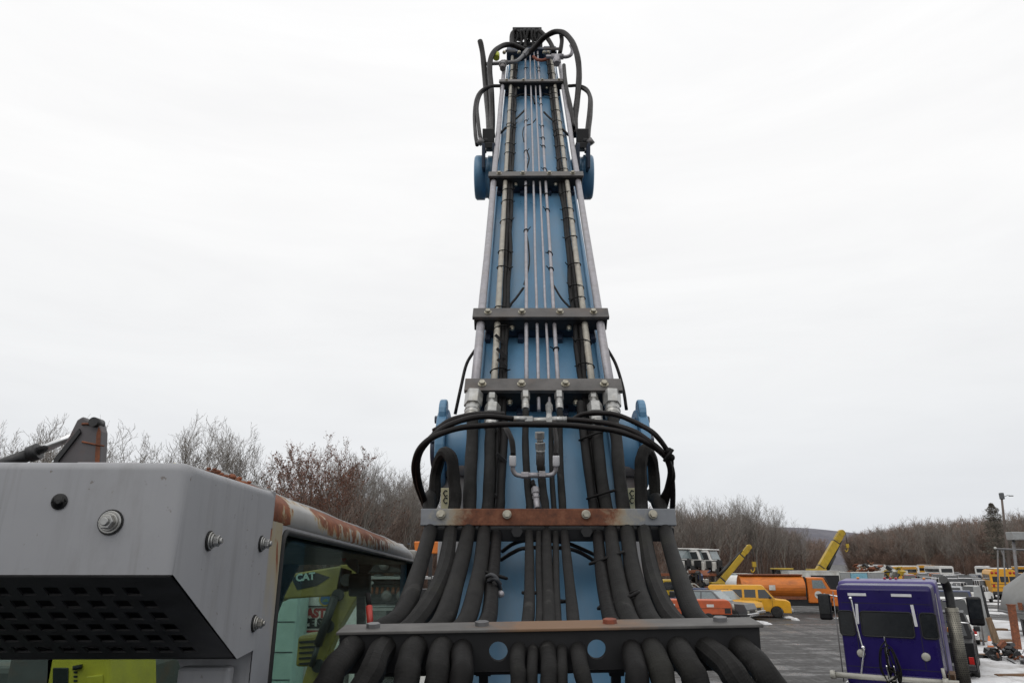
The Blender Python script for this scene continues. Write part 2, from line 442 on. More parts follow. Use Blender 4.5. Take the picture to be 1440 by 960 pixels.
def tag(o, label=None, cat=None, group=None, kind=None):
    if label: o['label'] = label
    if cat: o['category'] = cat
    if group: o['group'] = group
    if kind: o['kind'] = kind
    return o
def thing(name, label, cat, loc=(0, 0, 0), rz=0, group=None):
    o = bpy.data.objects.new(name, None); COL.objects.link(o)
    o.location = loc; o.rotation_euler = (0, 0, rz); o.empty_display_size = .3
    return tag(o, label, cat, group)
def dup(o, loc=None, rz=None, label=None, group=None, parent=None, scale=None):
    c = o.copy(); COL.objects.link(c)
    if parent: c.parent = parent
    for ch in list(o.children): dup(ch, parent=c)
    if loc is not None: c.location = loc
    if rz is not None: c.rotation_euler = (0, 0, rz)
    if scale is not None: c.scale = scale if hasattr(scale, '__len__') else (scale,) * 3
    tag(c, label, None, group); return c
# ================================================================== the blue material handler we stand on
BASE = P(765, 900, 2.6); BASE.z = 0
machine = thing('material_handler', 'blue material handler with clamped steel pipes, thick black hoses and a rusty grey cab', 'material handler', BASE)
OFF = Matrix.Translation(-BASE)
def MM(): return MB(OFF)
def mplate(name, outer, holes, th, M, m, parent=None): return plate(name, outer, holes, th, OFF @ M, m, parent or machine)

# ---- boom frame: x across, t up along the boom, h out of its top plate
YAW = .0182
_a = V((YAW, .687, 1)); AL = _a.length; _a.normalize()
_b = V((1, 0, -YAW)).normalized(); _n = V((0, 1, -.687)); NL = _n.length; _n.normalize()
BA, BB, BN = cv(*_a), cv(*_b), cv(*_n)
BO = CAM + cv(.137, -.207, 3.18)
def BF(x, t, h): return BO + BB * x + BA * t + BN * h
def BZ(py, h=0): return (-2.392 + NL * h) / ((480 - py) / 1000 - .687)
def BT(py, h=0): return (BZ(py, h) - 3.18 + .566 * h) * AL
def BX(px, py, h=0):
    z = BZ(py, h); return (px - 720) / 1000 * z - (.137 + (z - 3.18 + .566 * h) * YAW)

BW, BH, BD = .30, -.10, .60
b = MM()
T0, T1 = -2.5, 6.75
def sect(t, w, top, dep): return [BF(-w, t, top), BF(w, t, top), BF(w, t, top - dep), BF(-w, t, top - dep)]
ss = [sect(T0, .30, -.16, .5), sect(-1.5, .33, -.13, .62), sect(-.2, .31, BH, .72), sect(2.8, BW, BH, .62), sect(T1, .27, BH, .42)]
vs = [p for s_ in ss for p in s_]; fs = [(0, 1, 2, 3), (16, 17, 18, 19)]
for i in range(4):
    for k in range(4): fs.append((i * 4 + k, i * 4 + (k + 1) % 4, i * 4 + 4 + (k + 1) % 4, i * 4 + 4 + k))
b.add(vs, fs)
boom = b.build('boom', 'blue_paint', machine, .012)
# raised weld seams and wear plates on the top plate
wb = MM()
for t in (BT(138, BH), BT(262, BH), BT(465, BH)):
    wb.tube([BF(x, t, BH + .002) for x in (-.29, 0, .29)], .007, 8)
for x in (-.285, .285): wb.tube([BF(x, t, BH + .002) for t in (-.9, 1, 3, 6.2)], .008, 8)
wb.build('weld_seam', 'blue_paint', boom)

# ---- clamp bars of the pipe run
PIPES = [(-.302, .0212, 'galv'), (-.219, .0158, 'galv_beige'), (-.072, .0098, 'galv'), (-.018, .0078, 'galv'),
         (.029, .0068, 'galv'), (.071, .0100, 'galv'), (.223, .0162, 'galv_beige'), (.302, .0212, 'galv')]
bars = [540, 439, 244, 113]
BAR_T = [BT(p, .048) for p in bars]
for i, t in enumerate(BAR_T):
    b = MM(); b.frame(BF(0, t, .038), BB, BA, BN, .69, .085, .020)
    bar = b.build('clamp_bar', 'bar_steel', machine, .003)
    b = MM(); b.frame(BF(0, t, -.006), BB, BA, BN, .675, .072, .066)
    b.build('clamp_block', 'clamp_black', bar, .004)
    b = MM(); b.frame(BF(0, t + .01, -.068), BB, BA, BN, .56, .05, .056)
    for x in (-.27, -.10, .10, .27): b.frame(BF(x, t - .02, -.085), BB, BA, BN, .03, .09, .03)
    b.build('bracket', 'blue_dark', bar, .004)
    for x in (-.268, -.095, .098, .268):
        b = MM(); b.cyl(BF(x, t, .0482), BF(x, t, .051), .019); b.hexa(BF(x, t, .051), BF(x, t, .064), .0135)
        b.build('bolt', 'bolt_zinc', bar)
    for x in (-.145, .145):
        b = MM(); b.cyl(BF(x, t - .034, -.02), BF(x, t - .05, -.02), .013); b.ball(BF(x, t - .052, -.02), .011, 8)
        b.build('bolt', 'bolt_zinc', bar)
# ---- steel pipes
rnd = random.Random(4)
TTOP = BT(86)
for k, (x, r, m) in enumerate(PIPES):
    t0 = BT(577) if k in (3, 4) else BT(560)
    t1 = TTOP if k in (0, 7) else BT(72)
    pts = []
    for i in range(15):
        t = t0 + (t1 - t0) * i / 14
        pts.append(BF(x * (1 + .035 * i / 14) + rnd.uniform(-.0015, .0015), t, rnd.uniform(-.0015, .0015)))
    b = MM(); b.tube(pts, r, 14)
    pp = b.build('pipe', m, machine)
    if k in (1, 6, 5, 2):
        n = {1: 21, 6: 24, 5: 16, 2: 7}[k]
        for j in range(n):
            t = t0 + .08 + (t1 - t0 - .2) * ((j + rnd.uniform(.1, .9)) / n) ** 1.0
            if any(abs(t - q) < .07 for q in BAR_T): continue
            side = (1 if x < 0 else -1)
            w = (r + .022 if k in (1, 6) else r + .003)
            cx = x * (1 + .035 * (t - t0) / (t1 - t0)) + (side * .018 if k in (1, 6) else 0)
            tilt = rnd.uniform(-.02, .02)
            ring = []
            for q in range(13):
                a = 2 * math.pi * q / 12
                ring.append(BF(cx + math.cos(a) * w, t + tilt * math.cos(a), math.sin(a) * (r + .0035)))
            b = MM(); b.tube(ring, .0035, 6)
            b.tube([BF(cx + side * w, t, .004), BF(cx + side * (w + .016), t + rnd.uniform(-.03, .03), .018)], .003, 5)
            b.build('cable_tie', 'cable_black', pp)
# ---- cable bundles lashed beside the inner pipes
for x, sgn in ((-.181, 1), (.186, -1)):
    b = MM()
    for q in range(3):
        pts = []
        for i in range(34):
            t = BT(716) + (BT(80) - BT(716)) * i / 33
            xx = x * (1 + .035 * max(0, t) / 6.3) + rnd.uniform(-.006, .006) + (q - 1) * .011
            if t < 0: xx -= sgn * .0 
            pts.append(BF(xx, t, -.012 - .010 * (q == 1) + rnd.uniform(-.004, .004)))
        b.tube(pts, [.0125] * 34, 8)
    b.build('cable_bundle', 'cable_black', machine)
# loose thin wires wandering over the top plate
def wire(pts, r=.004, name='wire', m='cable_brown', h=0, par=None):
    b = MM(); b.tube(spl([P(px, py, BZ(py, h) if zz is None else zz) for px, py, zz in pts], 5), r, 7)
    return b.build(name, m, par or machine)
N_ = None
wire([(713, 433, N_), (725, 420, N_), (736, 405, N_)], .007, h=-.04)
wire([(737, 400, N_), (744, 372, N_), (743, 345, N_), (739, 322, N_)], .005, h=-.03)
wire([(779, 402, N_), (790, 420, N_), (802, 433, N_)], .006, h=-.04)
wire([(741, 236, N_), (744, 222, N_), (739, 208, N_)], .006, h=-.03)
wire([(737, 200, N_), (735, 188, N_), (738, 178, N_), (748, 174, N_), (755, 166, N_)], .005, h=-.03)
wire([(719, 172, N_), (728, 165, N_), (739, 154, N_)], .010, h=-.05)
wire([(765, 158, N_), (773, 166, N_), (782, 173, N_)], .010, h=-.05)
wire([(704, 187, N_), (711, 180, N_)], .012, h=-.06)
wire([(791, 182, N_), (799, 190, N_)], .012, h=-.06)
wire([(724, 137, N_), (735, 133, N_), (748, 136, N_), (752, 146, N_)], .009, h=-.06)
wire([(764, 132, N_), (776, 135, N_)], .009, h=-.06)
wire([(640, 582, 3.35), (648, 545, 3.4), (656, 512, 3.5), (668, 492, 3.6)], .008, h=-.2)
wire([(881, 576, 3.35), (876, 545, 3.4), (866, 512, 3.5), (854, 490, 3.6)], .008, h=-.2)
wire([(706, 775, 2.5), (722, 764, 2.46), (742, 759, 2.44), (772, 760, 2.44), (800, 764, 2.46), (838, 780, 2.5)], .007)
wire([(704, 787, 2.45), (722, 776, 2.42), (740, 770, 2.41), (790, 770, 2.41), (815, 776, 2.42), (842, 792, 2.45)], .007)

# ---- big side lugs near the boom foot and the lift cylinders that hang from them
def lug(name, py, h, rad, x0, x1, sgn, flange, tab):
    t = BT(py, h)
    b = MM(); b.cyl(BF(sgn * .26, t, h), BF(sgn * x1, t, h), rad * .8, n=32)
    o = b.build(name, 'blue_paint', machine, .006)
    if not tab:
        b = MM(); k_ = flange / .13
        b.lathe(BF(sgn * x1, t, h), BB * sgn, [(d_ * k_, rad * q_) for d_, q_ in ((0, .90), (.008, .98), (.045, 1.0), (.050, .93), (.066, .93), (.071, 1.02), (.118, 1.02), (.128, .95), (.13, .5), (.131, .01))], 36)
        b.build('flange', 'blue_paint', o); return o, t
    b = MM()
    out = []
    for i in range(36):
        a = 2 * math.pi * i / 36; q = rad * (1 + (.035 * math.sin(7 * a) if not tab else 0))
        out.append(BF(sgn * x1, t + math.cos(a) * q, h + math.sin(a) * q))
    b.poly(out, BB * (sgn * flange))
    if tab:
        b.poly([BF(sgn * (x1 + .004), t + .075 + .062 * math.cos(2 * math.pi * i / 16), h + rad * .90 + .048 * math.sin(2 * math.pi * i / 16)) for i in range(16)], BB * (sgn * .035))
    b.build('flange', 'blue_paint', o, .008)
    if not tab: return o, t
    b = MM(); b.cyl(BF(sgn * (x1 + flange), t, h), BF(sgn * (x1 + flange + .03), t, h), rad * .45, n=24)
    for i in range(6):
        a = i * math.pi / 3
        c = BF(sgn * (x1 + flange), t + math.cos(a) * rad * .75, h + math.sin(a) * rad * .75)
        b.hexa(c, c + BB * (sgn * .018), .018)
    b.build('pin', 'blue_dark', o)
    return o, t
for sgn in (-1, 1):
    lo, tl = lug('boom_lug', 632, -.30, .185, .3, .43, sgn, .045, True)
    b = MM()
    a0 = BF(sgn * .355, tl, -.30); a1 = CAM + cv(.137 + sgn * .40, -2.3, 2.6)
    d = (a1 - a0).normalized()
    b.cyl(a0 + d * .02, a0 + d * .62, .075, n=24)
    lc = b.build('lift_cylinder', 'chrome', machine)
    b = MM(); b.cyl(a0 + d * .10, a0 + d * 1.9, .098, n=28); b.cyl(a0 + d * .04, a0 + d * .14, .112, n=28)
    b.build('barrel', 'steel_grey', lc)
    q = P(626 if sgn < 0 else 888, 703, 2.95)
    b = MM(); b.frame(q, RT, UP, FW, .034 if sgn < 0 else .03, .10, .004)
    st = b.build('sticker', 'sticker_cream', machine)
    b = MM()
    q2 = q - FW * .0035
    for dy in (.03, .0):
        b.tube([q2 + RT * x + UP * (dy + y) for x, y in ((.009, .008), (.0, .012), (-.008, .0), (.0, -.012), (.009, -.008))], .0025, 6)
    b.build('marking', 'ink_black', st)
    uo, tu = lug('stick_cylinder_lug', 250, -.33, .185, .3, .325, sgn, .18, False)
    # valve block above the upper lug, with its two thin loop hoses
    px = 687 if sgn < 0 else 819
    c = P(px, 200, 6.0)
    b = MM(); b.frame(P(px, 193, 6.05), RT, UP, FW, .10, .12, .10); b.frame(P(px - sgn * 1, 207, 5.98), RT, UP, FW, .11, .05, .12)
    for q in range(3): b.cyl(P(px + sgn * (4 + 3 * q), 201, 5.94), P(px + sgn * (4 + 3 * q), 195, 5.94), .018)
    vb = b.build('valve_block', 'clamp_black', machine, .006)
    b = MM()
    for dx in (-.04, .045): b.frame(P(px, 222, 5.85) + RT * dx, RT, UP, FW, .024, .20, .16)
    b.build('mounting_plate', 'blue_dark', vb, .004)
    b = MM()
    b.cyl(P(px + sgn * 9, 196, 5.92), P(px + sgn * 14, 203, 5.92), .026); b.cyl(P(px + sgn * 3, 212, 5.9), P(px + sgn * 7, 212, 5.9), .022)
    b.build('fitting', 'steel_grey', vb)

hr = random.Random(31)
def hose(pts, r, m='hose', n=14, name='hose', k=6, par=None, sq=None, sm=True):
    q = spl([P(*p) for p in pts], k)
    rr = r
    if isinstance(r, (tuple, list)): rr = [r[0] + (r[1] - r[0]) * i / (len(q) - 1) for i in range(len(q))]
    rr = list(rr) if isinstance(rr, list) else [rr] * len(q)
    f1, f2, w_ = hr.uniform(.25, .5), hr.uniform(0, 6.28), rr[0] * .09
    for i_ in range(1, len(q) - 1):
        q[i_] = q[i_] + RT * (w_ * math.sin(f1 * i_ + f2)) + UP * (w_ * .6 * math.sin(f1 * 1.7 * i_ + f2 * 2)); rr[i_] *= 1 + .03 * math.sin(i_ * .9 + f2)
    b = MM(); b.tube(q, rr, n, True, sm, sq)
    return b.build(name, m, par or machine)
CB_ = 'cable_brown'
# ---- hoses at the boom head
hose([(675, 58, 8.0), (679, 80, 7.9), (683, 120, 7.6), (687, 160, 7.0), (689, 192, 6.3)], .030, CB_)
hose([(692, 192, 6.3), (692, 160, 6.9), (690, 120, 7.4), (689, 92, 7.7), (694, 74, 7.9), (706, 65, 8.1), (720, 63, 8.2), (733, 69, 8.2), (741, 73, 8.25)], .029, CB_)
hose([(732, 83, 8.0), (744, 74, 8.05), (757, 62, 8.05), (768, 51, 8.0), (781, 45, 7.95), (795, 48, 7.8), (806, 61, 7.6), (812, 80, 7.4), (814, 105, 7.2), (812, 140, 6.9), (809, 165, 6.6), (808, 190, 6.3)], .030, CB_)
hose([(789, 47, 8.1), (790, 58, 8.1), (787, 76, 8.0)], .024, CB_)
hose([(722, 76, 8.4), (720, 60, 8.6), (721, 48, 8.7), (727, 43, 8.7)], .034, CB_)
hose([(758, 43, 8.6), (768, 52, 8.5), (775, 62, 8.4), (778, 72, 8.3)], .026, CB_)
hose([(793, 92, 7.5), (796, 120, 7.0), (802, 150, 6.6), (806, 180, 6.3)], .020, CB_)
for pts in ([(703, 121, 7.2), (688, 122, 7.1), (676, 129, 7.0), (669, 143, 6.8), (667, 165, 6.5), (669, 190, 6.1), (671, 204, 5.95)],
            [(690, 121, 7.2), (676, 132, 7.0), (671, 150, 6.7), (673, 175, 6.3), (676, 198, 6.0)],
            [(800, 121, 7.2), (815, 121, 7.1), (825, 126, 7.0), (831, 138, 6.8), (831, 158, 6.5), (829, 180, 6.2), (827, 200, 5.95)],
            [(815, 122, 7.1), (828, 132, 6.9), (829, 150, 6.6), (826, 175, 6.3), (824, 198, 6.0)]):
    hose(pts, .0165, CB_)
hose([(750, 80, 7.95), (755, 84, 7.9), (764, 85, 7.85), (772, 82, 7.85)], .017, 'bolt_rust')
# T-fittings on the outer pipes
b = MM()
b.tube(spl([P(684, 90, 7.75), P(706, 89, 7.75), P(724, 87, 7.8), P(732, 82, 7.9), P(737, 76, 8.0)]), .020, 12)
b.cyl(P(703, 90, 7.74), P(714, 88, 7.74), .030); b.cyl(P(707, 97, 7.6), P(707, 88, 7.74), .031); b.hexa(P(707, 93, 7.66), P(707, 90, 7.71), .042)
b.hexa(P(736, 78, 7.98), P(742, 71, 8.05), .032)
b.build('pipe_fitting', 'steel_grey', machine)
b = MM()
b.tube(spl([P(768, 80, 7.75), P(788, 80, 7.72), P(797, 80, 7.7), P(803, 77, 7.7), P(805, 70, 7.75), P(803, 64, 7.8)]), .020, 12)
b.cyl(P(776, 80, 7.74), P(792, 80, 7.70), .031); b.cyl(P(783, 90, 7.55), P(783, 80, 7.7), .033); b.hexa(P(783, 88, 7.6), P(783, 84, 7.64), .044)
b.build('pipe_fitting', 'galv', machine)
b = MM(); b.cyl(P(698, 82, 7.9), P(698, 76, 7.95), .036); b.build('protective_cap', 'lime_paint', machine)
# dark end bracket at the boom tip and the hose guide beyond it
b = MM()
t = BT(78)
b.frame(BF(0, t + .25, -.05), BB, BA, BN, .60, .10, .16); b.frame(BF(-.22, t + .1, .0), BB, BA, BN, .15, .30, .12); b.frame(BF(.22, t + .1, .0), BB, BA, BN, .15, .30, .10)
eb = b.build('end_bracket', 'blue_dark', machine, .01)
for px, py, w in ((775, 69, .18), (718, 72, .12)): b = MM(); b.frame(P(px, py, 8.2), RT, UP, FW, w, .022, .03); b.build('bracket_plate', 'steel_grey', eb)
for px in (709, 730, 765, 771): b = MM(); b.ball(P(px, 74, 8.05), .022, 8); b.build('bolt', 'bolt_zinc', eb)
b = MM()
for px, w, d_ in ((723, .06, 0), (738, .035, 3), (745, .035, -2), (759, .06, 0)):
    b.cyl(P(px, 45, 8.9), P(px + d_, 67, 8.9), w * .6, n=10)
b.frame(P(741, 46, 8.9), RT, UP, FW, .36, .05, .2); b.frame(P(741, 66, 8.8), RT, UP, FW, .34, .04, .2)
for px in (731, 752): b.lathe(P(px, 50, 8.9) + FW * .05, -FW, [(0, .05), (.02, .07), (.08, .07), (.1, .05)], 12)
for px in (728, 733, 738, 744, 750, 755): b.ball(P(px, 43.5 + (px % 3), 8.75), .03, 6)
hg = b.build('hose_guide', 'clamp_black', machine, .015)
b = MM()
for i, px in enumerate((726, 731, 736, 742, 748, 753, 757)):
    b.tube(spl([P(px, 44, 8.7), P(px + rnd.uniform(-3, 3), 52, 8.65), P(px + rnd.uniform(-4, 4), 60, 8.6), P(px + rnd.uniform(-3, 3), 68, 8.5)]), .016, 7)
b.build('thin_hose', 'cable_black', hg)

# ---- pipe ends, nuts and swaged ferrules below the first bar
def nut(px0, py0, z0, px1, py1, z1, r, hexpart=.5, m='zinc', name='fitting'):
    a, c = P(px0, py0, z0), P(px1, py1, z1)
    mid = a.lerp(c, hexpart)
    b = MM(); b.hexa(a, mid, r); b.cyl(a.lerp(c, hexpart * .95), c, r * .80, n=20)
    b.cyl(a.lerp(c, .70), a.lerp(c, .75), r * .86); b.cyl(a.lerp(c, .86), a.lerp(c, .90), r * .86)
    return b.build(name, m, machine, .002, 1)
nut(667, 553, 3.10, 663, 588, 2.99, .040, .52)
nut(860, 553, 3.10, 862, 588, 2.99, .040, .52)
nut(692, 556, 3.10, 691, 576, 3.02, .024, .4); nut(693, 571, 3.04, 690, 603, 2.93, .035, .42)
nut(834, 556, 3.10, 836, 572, 3.02, .022, .4); nut(836, 569, 3.04, 840, 603, 2.93, .034, .42)
nut(739, 552, 3.10, 739, 576, 3.02, .021, .4); nut(786, 552, 3.10, 787, 576, 3.02, .021, .4)
# hoses from those fittings down to the rusty bar, on under it and out over the wide bar
LOW = {  # x at rows 747, 807, 870, 912, 960
    'h1': (604.5, 588, 560, 491, 459), 'h2': (634, 622, 592, 538, 513), 'h3': (658, 645, 626, 582, 570), 'h4': (680.5, 673, 659, 621, 612),
    'cl': (699, 692, 688, 651, 648), 'c1': (744.5, 744, 743.5, 729, 728), 'c2': (758, 758, 759, 749, 748.5), 'c3': (769, 770, 771.5, 770.5, 772),
    'c4': (781, 782, 784, 789.5, 791.5), 'c5': (794, 799, 806, 812, 822), 'cr': (841, 846, 859, 889, 897), 'g4': (859, 868, 882, 919, 933),
    'g3': (883, 890, 912, 956, 980), 'g2': (906, 916, 942, 998, 1042), 'g1': (936, 952.5, 978, 1044, 1088)}
def low(key, dz=0):
    x = LOW[key]; o = []
    o.append((x[0], 747, 2.42 + dz)); o.append((x[1], 807, 1.98 + dz)); o.append((x[2], 868, 1.62 + dz * .7))
    o.append((x[3] + (x[2] - x[3]) * .30, 899, 1.46 + dz * .4)); o.append((x[3], 914, 1.385 + dz * .2)); o.append((x[3] + (x[4] - x[3]) * .55, 938, 1.31)); o.append((x[4], 963, 1.28))
    e = x[4] + (x[4] - x[3]) * 1.5
    o.append((e, 1040, 1.24)); o.append((e + (x[4] - x[3]) * .8, 1180, 1.22)); return o
R1, R2 = .0238, .0240
hose([(664, 590, 2.98), (663.5, 630, 2.84), (662, 680, 2.64), (660, 716, 2.53)] + low('h3'), (.0245, R2))
hose([(690, 604, 2.93), (689, 630, 2.84), (687, 680, 2.64), (686, 716, 2.53)] + low('h4'), (.0215, R2 - .002))
hose([(862, 590, 2.98), (866.5, 620, 2.87), (871, 660, 2.71), (876, 716, 2.53)] + low('g3'), (.0245, R2))
hose([(839, 604, 2.93), (842, 630, 2.84), (848, 680, 2.64), (853, 716, 2.53)] + low('g4'), (.0225, R2 - .001))
# outer hoses loop up above the rusty bar before turning down
hose([(603, 716, 2.62), (611, 700, 2.66), (613, 668, 2.68), (617, 647, 2.66), (626, 636, 2.62), (634, 644, 2.58), (638, 664, 2.56), (640, 690, 2.54), (638.5, 716, 2.51)] + low('h2'), (.0215, R2 + .001), n=9, sm=False)
hose([(929, 716, 2.64), (922, 700, 2.68), (919, 668, 2.70), (916, 645, 2.68), (909, 632, 2.62), (902, 646, 2.58), (900, 664, 2.56), (901, 690, 2.54), (903, 716, 2.51)] + low('g2'), (.0215, R2 + .001), n=9, sm=False)
hose([(612, 690, 2.80), (604, 700, 2.62), (604, 712, 2.55), (606, 730, 2.48)] + low('h1'), (.0235, R2))
hose([(915, 695, 2.85), (924, 703, 2.62), (928, 712, 2.55), (934, 730, 2.48)] + low('g1'), (.0235, R2))
# middle hoses
hose([(739, 577, 3.01), (739, 620, 2.88), (742, 680, 2.66), (745, 716, 2.55)] + low('c1', .03), (.0138, .0150))
hose([(787, 577, 3.01), (787, 620, 2.88), (789, 680, 2.66), (791, 716, 2.55)] + low('c5', .03), (.0135, .0160))
hose([(774.5, 600, 2.92), (775, 630, 2.86), (777, 680, 2.66), (779, 716, 2.55)] + low('c4', .03), (.010, .0105))
hose([(761, 656, 2.74), (762.5, 675, 2.67), (765, 700, 2.58), (766.5, 716, 2.53)] + low('c3', .02), (.0150, .0160))
hose([(756, 716, 2.58), (757, 730, 2.5)] + low('c2', .03), (.010, .0105))
# flexible conduits continuing the cable bundles
for key, pts in (('cl', [(709, 590, 3.02), (707, 640, 2.84), (704, 690, 2.65), (702, 716, 2.56)]), ('cr', [(816, 566, 3.06), (820, 610, 2.92), (829, 670, 2.7), (835, 716, 2.56)])):
    hose(pts + low(key, .05), (.017, .0225), 'cable_black')
# flattened sleeves on the two outermost loops
for key, s_ in (('h2', -1), ('g2', 1)):
    pass
# straps and ties
def tie(px, py, z, w, hgt, ang, r=.0045, m='cable_black', tail=None):
    b = MM(); c = P(px, py, z); ring = []
    for q in range(17):
        a = 2 * math.pi * q / 16
        ring.append(c + RT * (math.cos(a) * w) + UP * (math.cos(a) * w * math.tan(ang) ) - FW * (math.sin(a) * hgt) + UP * (math.sin(a) * hgt * .3))
    b.tube(ring, r, 6)
    if tail: b.tube([P(*q) for q in tail], r * .8, 5)
    return b.build('cable_tie', m, machine)
for px, py, z, w, h, a in ((831, 613, 2.88, .047, .028, .35), (845, 695, 2.58, .050, .030, .3), (853, 784, 2.13, .050, .030, .35), (870, 843, 1.75, .05, .032, .4),
                           (690, 806, 1.99, .045, .03, -.3), (784, 845, 1.80, .02, .02, 0), (746, 833, 1.85, .02, .02, 0)):
    tie(px, py, z, w, h, a)
for y0, x0 in ((645, 706), (703, 702), (512, 707), (478, 704), (497, 706)):
    z = BZ(y0, .02)
    b = MM(); b.poly([P(x0 - 9, y0 - 6, z), P(x0 - 6, y0 - 9, z), P(x0 + 7, y0 + 3, z), P(x0 + 5, y0 + 8, z)], FW * .012)
    b.build('strap', 'clamp_black', machine)
for x0, y0, z in ((694, 815, 1.90),):
    b = MM()
    b.tube(spl([P(x0 - 9, y0 - 5, z), P(x0 - 2, y0 - 7, z - .03), P(x0 + 6, y0, z - .03), P(x0 + 10, y0 + 14, z)]), .0055, 7)
    b.tube(spl([P(x0 - 7, y0 + 2, z), P(x0 + 2, y0 - 2, z - .035), P(x0 + 9, y0 + 6, z - .02)]), .006, 7)
    st = b.build('strap', 'interior_grey', machine)
    b = MM(); b.tube(spl([P(x0 - 8, y0 + 24, z), P(x0, y0 + 18, z - .04), P(x0 + 10, y0 + 21, z - .02)]), .006, 7)
    b.ball(P(x0 + 10, y0 + 20, z - .03), .010, 8)
    b.build('hose_clamp', 'galv', st)

# ---- the arched thin hoses with the T-piece
ARC = [
    [(722, 589, 2.62), (700, 586, 2.60), (672, 586, 2.56), (645, 592, 2.52), (618, 605, 2.48), (598, 625, 2.46), (587, 648, 2.46), (589, 678, 2.50), (597, 702, 2.56), (601, 722, 2.6)],
    [(797, 590, 2.62), (830, 592, 2.60), (862, 597, 2.56), (890, 606, 2.52), (915, 622, 2.49), (936, 642, 2.48), (943, 662, 2.5), (938, 686, 2.55), (930, 704, 2.58), (926, 722, 2.6)],
    [(602, 722, 2.66), (593, 700, 2.60), (584, 672, 2.5), (583, 648, 2.46), (594, 626, 2.44), (618, 610, 2.46), (650, 601, 2.50), (690, 597.5, 2.54), (740, 596.5, 2.56), (800, 598, 2.56), (850, 603, 2.54), (885, 611, 2.51), (915, 625, 2.49), (938, 645, 2.5), (946, 668, 2.52), (940, 690, 2.55), (932, 722, 2.6)],
    [(808, 588, 2.66), (822, 582, 2.64), (845, 580.5, 2.62), (870, 584, 2.58), (900, 597, 2.54), (922, 612, 2.5), (942, 640, 2.5), (944, 664, 2.52), (946, 690, 2.54), (945, 722, 2.58)],
    [(708, 582, 2.66), (690, 582, 2.62), (660, 583.5, 2.58), (632, 592, 2.53), (610, 606, 2.49)]]
for i, p in enumerate(ARC): hose(p, .0105 if i != 3 else .0095, CB_, n=12)
b = MM()
for px, py in ((941, 634), (944, 643)): b.ball(P(px, py, 2.47), .013, 8)
b.tube(spl([P(934, 648, 2.46), P(940, 640, 2.45), P(946, 632, 2.46)]), .006, 7)
b.build('cable_tie', 'cable_black', machine)
tp = MM()
tp.cyl(P(722, 589, 2.61), P(740, 589, 2.62), .0115); tp.hexa(P(738, 590, 2.62), P(749, 590, 2.62), .0135); tp.cyl(P(748, 591, 2.62), P(772, 591, 2.62), .0115)
tp.hexa(P(768, 592, 2.62), P(776, 592, 2.62), .014); tp.cyl(P(776, 590, 2.62), P(797, 590, 2.62), .0125)
for px in (725, 729, 733, 781, 786, 791): tp.cyl(P(px, 590, 2.62), P(px + 1.5, 590, 2.62), .0135)
tp.hexa(P(772, 569, 2.95), P(772.5, 577, 2.8), .014); tp.cyl(P(772, 577, 2.8), P(772, 592, 2.63), .011)
tp.build('tee_fitting', 'zinc', machine)
up = MM()
up.tube(spl([P(721, 655, 2.60), P(721.5, 661, 2.60), P(726, 667, 2.60), P(736, 669, 2.60)]), .0085, 12)
up.tube(spl([P(766, 668, 2.60), P(776, 667, 2.60), P(781, 662, 2.60), P(782, 655, 2.60)]), .0085, 12)
up.cyl(P(742, 668, 2.60), P(758, 668, 2.60), .0105); up.hexa(P(733, 668, 2.60), P(743, 668, 2.60), .0125); up.hexa(P(758, 667, 2.60), P(767, 667, 2.60), .0135)
up.build('elbow_pipe', 'galv', machine)
for px in (721, 782):
    b = MM(); b.lathe(P(px, 640, 2.60), -UP, [(0, .0105), (.004, .0125), (.034, .0125), (.04, .011)], 16); b.build('hose_ferrule', 'reflector_white', machine)
hose([(708, 598, 2.74), (714, 606, 2.68), (720, 620, 2.63), (721.5, 640, 2.60)], .0105, CB_)
hose([(782, 641, 2.60), (782, 625, 2.66), (781, 610, 2.74), (780, 600, 2.8)], .0105, CB_)
b = MM()
b.hexa(P(759, 607, 2.68), P(759, 617, 2.68), .0185); b.cyl(P(759, 617, 2.68), P(759.5, 623, 2.68), .012); b.hexa(P(759.5, 622, 2.68), P(760, 632, 2.68), .0195); b.cyl(P(760, 632, 2.68), P(760, 637, 2.68), .017)
b.build('fitting', 'zinc', machine, .0015, 1)
b = MM(); b.lathe(P(760, 636, 2.68), -UP, [(0, .014), (.003, .0165), (.045, .0165), (.05, .014), (.066, .014)], 16); b.build('hose_ferrule', 'bar_steel', machine)
b = MM()
b.hexa(P(752.5, 686, 2.62), P(753.5, 694, 2.60), .0155); b.cyl(P(753.5, 694, 2.6), P(754, 699, 2.59), .012); b.hexa(P(753.7, 697, 2.59), P(754.3, 701, 2.58), .0145); b.cyl(P(754.3, 701, 2.58), P(756, 715, 2.55), .0125)
b.build('fitting', 'galv', machine, .0015, 1)
hose([(748, 676, 2.64), (750, 681, 2.63), (752, 686, 2.62)], .009, CB_)

# ---- rusty upper hose bar
c = P(771, 727, 2.44); ay = (UP * .90 + FW * .44).normalized(); az = RT.cross(ay).normalized()
b = MM(); b.frame(c, RT, ay, az, .874, .058, .014); rb = b.build('hose_bar', 'rusty_bar', machine, .003)
b = MM(); b.frame(P(771, 748, 2.47), RT, UP, FW, .862, .048, .07); b.build('clamp_block', 'clamp_black', rb, .006)
for px in (727, 825): b = MM(); b.hexa(P(px, 747, 2.44), P(px, 747, 2.415), .02); b.build('bolt', 'clamp_black', rb)
for px in (620, 713, 824, 918):
    o = P(px, 723, 2.432); n_ = -FW * .93 + UP * .36
    b = MM(); b.cyl(o, o + n_ * .006, .0155); b.hexa(o + n_ * .006, o + n_ * .017, .0125); b.build('bolt', 'bolt_zinc', rb, .001, 1)

